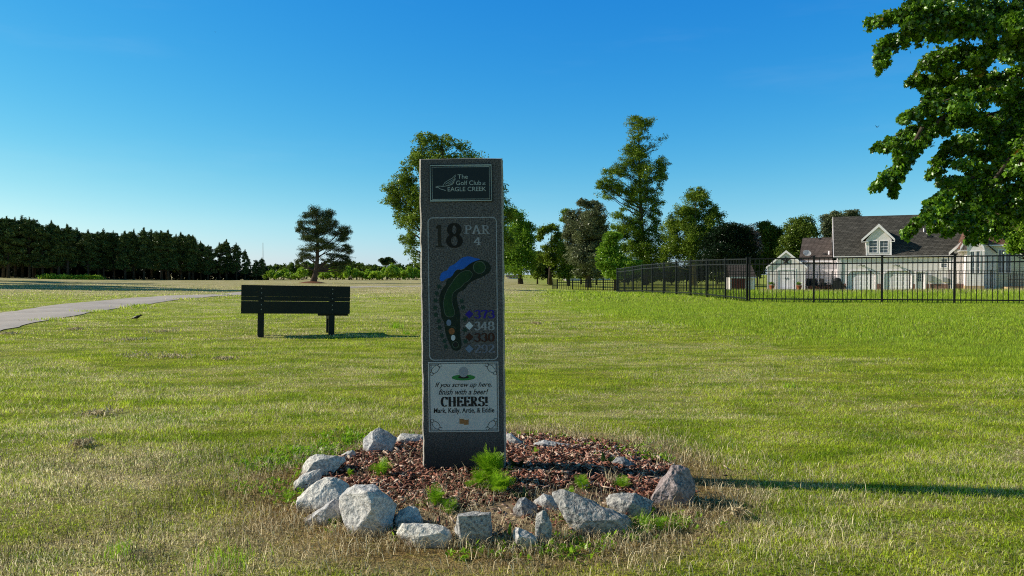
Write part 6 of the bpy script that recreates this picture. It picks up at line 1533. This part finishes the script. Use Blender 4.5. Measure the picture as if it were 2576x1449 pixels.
# low ground-cover weeds round the ring
def cover():
    rng = np.random.RandomState(12); P = []; S = []
    spots = [(700, 1172, 45, 9, 110), (760, 1150, 40, 9, 120), (810, 1138, 30, 8, 80), (880, 1110, 34, 10, 110), (925, 1105, 20, 6, 20), (640, 1240, 30, 10, 20), (735, 1260, 20, 12, 20), (700, 1215, 20, 8, 12), (1050, 1098, 20, 4, 12),
             (1320, 1098, 16, 4, 14), (1410, 1105, 20, 4, 14), (1560, 1130, 50, 8, 50), (1600, 1160, 40, 8, 34), (1530, 1345, 60, 12, 60), (1480, 1370, 60, 12, 44), (1410, 1390, 50, 10, 40), (1620, 1330, 26, 12, 36), (1720, 1320, 40, 8, 36), (1300, 1400, 60, 8, 30), (1180, 1405, 40, 8, 20), (1395, 1340, 22, 20, 14), (900, 1335, 30, 8, 14), (1650, 1160, 30, 6, 20), (850, 1330, 20, 8, 12), (1000, 1350, 30, 8, 10)]
    V, Fc, rn = [], [], []
    for x, y, rx, ry, n in spots:
        for _ in range(int(n * (.9 if y < 1290 else .5))):
            xx = x + rng.normal() * rx * 1.1; yy = y + rng.normal() * ry * 1.2; d = ray(xx, yy); t = -1.0 / d.z; g = Vector((0, 0, 1)) + d * t; z = zt1(g.x, g.y)
            c0 = Vector((g.x, g.y, z)); sh = rng.rand() * .5
            for _l in range(9):
                az = rng.rand() * 6.283; el = .25 + rng.rand() * .9; L_ = .009 + rng.rand() * .017; dd = Vector((math.cos(az) * math.cos(el), math.sin(az) * math.cos(el), math.sin(el))); sd = Vector((-math.sin(az), math.cos(az), 0)); 
                c = c0 + Vector((rng.normal() * .008, rng.normal() * .008, rng.rand() * .022)); k = len(V)
                V += [c, c + dd * L_ * .55 + sd * L_ * .26, c + dd * L_, c + dd * L_ * .55 - sd * L_ * .26]; Fc.append((k, k + 1, k + 2, k + 3)); rn += [sh + .5 * rng.rand()] * 4
    me = np_mesh('ground_cover_weeds', np.array([tuple(v) for v in V]), np.array(Fc), np.array(rn)); tag(link('ground_cover_weeds', me, M['lf_weed']), 'low bright green leafy weeds growing round the stone ring', 'weeds', kind='stuff')
cover()
def tuft(x, y, n, h, label, mat='blade', spread=.04, group='grass tufts on the lawn', cat='grass tuft'):
    d = ray(x, y); g = Vector((0, 0, 1)) + d * (-1 / d.z); rng = np.random.RandomState(int(x + y)); o_x = np.array([g.x] * n) + rng.normal(size=n) * spread; o_y = np.array([g.y] * n) + rng.normal(size=n) * spread
    V, Fc, rn = blades(o_x, o_y, h * (.5 + .7 * rng.rand(n)), np.full(n, max(.003, g.y * .0009)), .7, 2, rng)
    z = zt1(g.x, g.y); V = V - np.array([g.x, g.y, z]); ob = link('grass_tuft', np_mesh('grass_tuft', V, Fc, rn * .5 + .3), M['lf_weed'] if mat == 'w' else M[mat]); ob.location = (g.x, g.y, z); tag(ob, label, cat, group)
tuft(1620, 1338, 60, .09, 'tall bright grass tuft at the front right of the ring below the pink boulder', 'w', .015)
tuft(1430, 1212 + 110, 50, .06, 'short grass tuft below the long granite slab', 'w', .02)
tuft(1690, 1330, 40, .07, 'grass tuft with wide blades right of the tallest tuft', 'w', .02)
tuft(1540, 1235, 40, .10, 'thin yellowing grass tuft behind the slab, left of the pink boulder', 'dryblade', .015)
tuft(1000, 828, 40, .14, 'tall grass tuft on the lawn between bench and sign, upper of two', 'w', .06)
tuft(1025, 842, 30, .10, 'shorter grass tuft on the lawn beside the left edge of the sign', 'w', .05)
tuft(565, 1420, 90, .08, 'green grass tuft in the bottom left foreground', 'w', .06)
tuft(310, 1395, 50, .09, 'thin green grass tuft near the bottom left corner', 'w', .03)
tuft(1985, 975, 40, .06, 'small dark green tuft on the right lawn', 'w', .04)
tuft(522, 1050, 30, .05, 'small green tuft on the left lawn in front of the bench', 'w', .04)
for i, (x, y) in enumerate(((360, 772), (325, 776), (240, 785), (140, 805), (470, 757), (560, 743))):
    tuft(x, y, 160, .10, ['dark grass clump on the path edge, largest', 'dark grass clump on the path edge just left of the largest', 'dark grass clump halfway along the near path edge', 'dark grass clump on the path edge nearest the left side', 'dark grass clump on the path edge behind the bird', 'dark grass clump on the path edge by the bench'][i], 'blade', .22, 'grass clumps along the path edge')

# dry clods on the left lawn
def clod(x, y, w_, label):
    d = ray(x, y); g = Vector((0, 0, 1)) + d * (-1 / d.z); s = g.y / F; rng = np.random.RandomState(int(x * 3 + y)); n = 120
    X = g.x + rng.normal(size=n) * w_ * s * .6; Y = g.y + rng.normal(size=n) * w_ * s * .7
    V, Fc, rn = blades(X, Y, .03 + .03 * rng.rand(n), np.full(n, .006 + .0006 * g.y), 1.4, 2, rng); z = zt1(g.x, g.y); V[:, 2] += .012 + rng.rand() * .01; V -= np.array([g.x, g.y, z])
    ob = link('clipping_clump', np_mesh('clipping_clump', V, Fc, rn * .6 + .2), M['dryblade']); ob.location = (g.x, g.y, z); tag(ob, label, 'clippings', 'clumps of dry clippings on the left lawn')
for x, y, w_, lb in ((405, 836, 30, 'brown clippings below the bird, right hand clump'), (190, 832, 16, 'small brown clump near the path'), (320, 858, 40, 'wide brown clippings in front of the bench, upper'), (370, 898, 60, 'widest brown clippings patch on the left lawn'), (440, 900, 40, 'brown clippings right of the widest patch'), (565, 905, 24, 'small brown clippings clump nearest below the bench'), (250, 1045, 40, 'brown clippings clump on the middle left lawn'), (20, 845, 26, 'brown clump at the left edge by the path'), (1350, 818, 12, 'tiny brown clump right of the sign'), (205, 1125, 20, 'small dark clump low on the left lawn'), (1855, 1305, 12, 'dark clod on the grass beyond the pink boulder')):
    clod(x, y, w_, lb)

# ------------------------------------------------------------------ birds
def skin_body(name, pts, edges, rad, mat, parent, sub=1):
    me = bpy.data.meshes.new(name); me.from_pydata(pts, edges, []); o = bpy.data.objects.new(name, me); col.objects.link(o)
    md = o.modifiers.new('s', 'SKIN'); md.use_smooth_shade = True; o.modifiers.new('d', 'SUBSURF').levels = sub
    for v, r in zip(me.skin_vertices[0].data if me.skin_vertices else [], rad): v.radius = r if hasattr(r, '__len__') else (r, r)
    me.skin_vertices[0].data[0].use_root = True
    dg = bpy.context.evaluated_depsgraph_get(); m2 = bpy.data.meshes.new_from_object(o.evaluated_get(dg)); bpy.data.objects.remove(o)
    m2.name = name; return link(name, m2, mat, parent)
def ensure_skin(): pass
def ground_bird():
    d = ray(343, 811); g = Vector((0, 0, 1)) + d * (-1 / d.z); o = empty('black_bird', (g.x, g.y, zt1(g.x, g.y) + .015), 0, 'black bird standing on the lawn left of the bench, head to the right', 'bird')
    m_ = MB(); prof = [(-.105, .045, .008, .006), (-.06, .062, .016, .010), (-.02, .075, .03, .026), (.02, .082, .036, .032), (.055, .095, .028, .026), (.078, .112, .018, .018), (.098, .122, .020, .019), (.113, .120, .013, .012), (.12, .118, .005, .005), (.15, .112, .001, .001)]
    vs = []; k = 10
    for x, z, rz_, ry_ in prof:
        for j in range(k): a = 2 * math.pi * j / k; vs.append((x, ry_ * math.cos(a), z + rz_ * math.sin(a)))
    m_.add(vs, [(i * k + j, i * k + (j + 1) % k, (i + 1) * k + (j + 1) % k, (i + 1) * k + j) for i in range(len(prof) - 1) for j in range(k)]); m_.build('body', M['bird'], o, True)
    m_ = MB(); m_.prism([(-.10, -.012, .045), (-.10, .012, .045), (-.19, .02, .03), (-.19, -.02, .03)], (0, 0, .006)); m_.build('tail', M['bird'], o)
    for s in (-1, 1): m_ = MB(); m_.tube([(.01, s * .014, .06), (.016, s * .014, .02), (.008, s * .014, -.015)], .003, 5); m_.build('leg', M['bird'], o)
ground_bird()
def fly_bird(x, y, Y, sz, label, rot):
    p = at(x, y, Y); o = empty('flying_bird', p, rot, label, 'bird'); m_ = MB()
    prof = [(-.5, .01), (-.35, .05), (-.1, .10), (.15, .10), (.32, .06), (.42, .05), (.5, .01)]; k = 8; vs = []
    for u, r in prof:
        for j in range(k): a = 2 * math.pi * j / k; vs.append((r * math.cos(a) * sz, u * sz, r * math.sin(a) * sz * .9))
    m_.add(vs, [(i * k + j, i * k + (j + 1) % k, (i + 1) * k + (j + 1) % k, (i + 1) * k + j) for i in range(len(prof) - 1) for j in range(k)]); m_.build('body', M['bird'], o, True)
    for s in (-1, 1):
        m_ = MB(); m_.prism([Vector(q) * sz for q in ((s * .06, .22, .02), (s * .5, .25, .38), (s * 1.0, .0, .85), (s * .55, -.05, .36), (s * .06, -.18, .0))], (0, 0, .02 * sz)); m_.build('wing', M['bird'], o)
fly_bird(2207, 320, 25, .09, 'dark bird in flight with raised wings, left of the maple', .3)
fly_bird(542, 81, 60, .08, 'tiny dark bird high in the sky on the left', 1.)
def yard_seedheads():
    n = 14000; Y = 34 + rs.rand(n) * 28; X = .31 * Y + rs.rand(n) * Y * .45
    k = (vnoise(X * .5, Y * .35) > .45) & (X > .335 * Y); X, Y = X[k], Y[k]; n = len(X)
    V, Fc, rn = blades(X, Y, .26 * (.5 + .7 * rs.rand(n)), np.full(n, .04), .4, 1)
    tag(link('seed_grass', np_mesh('seed_grass', V, Fc, rn * .7), M['dryblade']), 'rusty seed heads of tall grass in front of the houses', 'seed grass', kind='stuff')
yard_seedheads()
for i_, o_ in enumerate(pots):
    rg_ = np.random.RandomState(300 + i_); P_, S_ = leafcloud(rg_, [(0, 0, .62, .24, .24, .2, 1)], .1, 260, .4, 8)
    V_, F_, r_ = leaf_quads(rg_, P_, S_, .11, .4); link('foliage', np_mesh('foliage', V_, F_, r_), M['lf_bright'], o_)
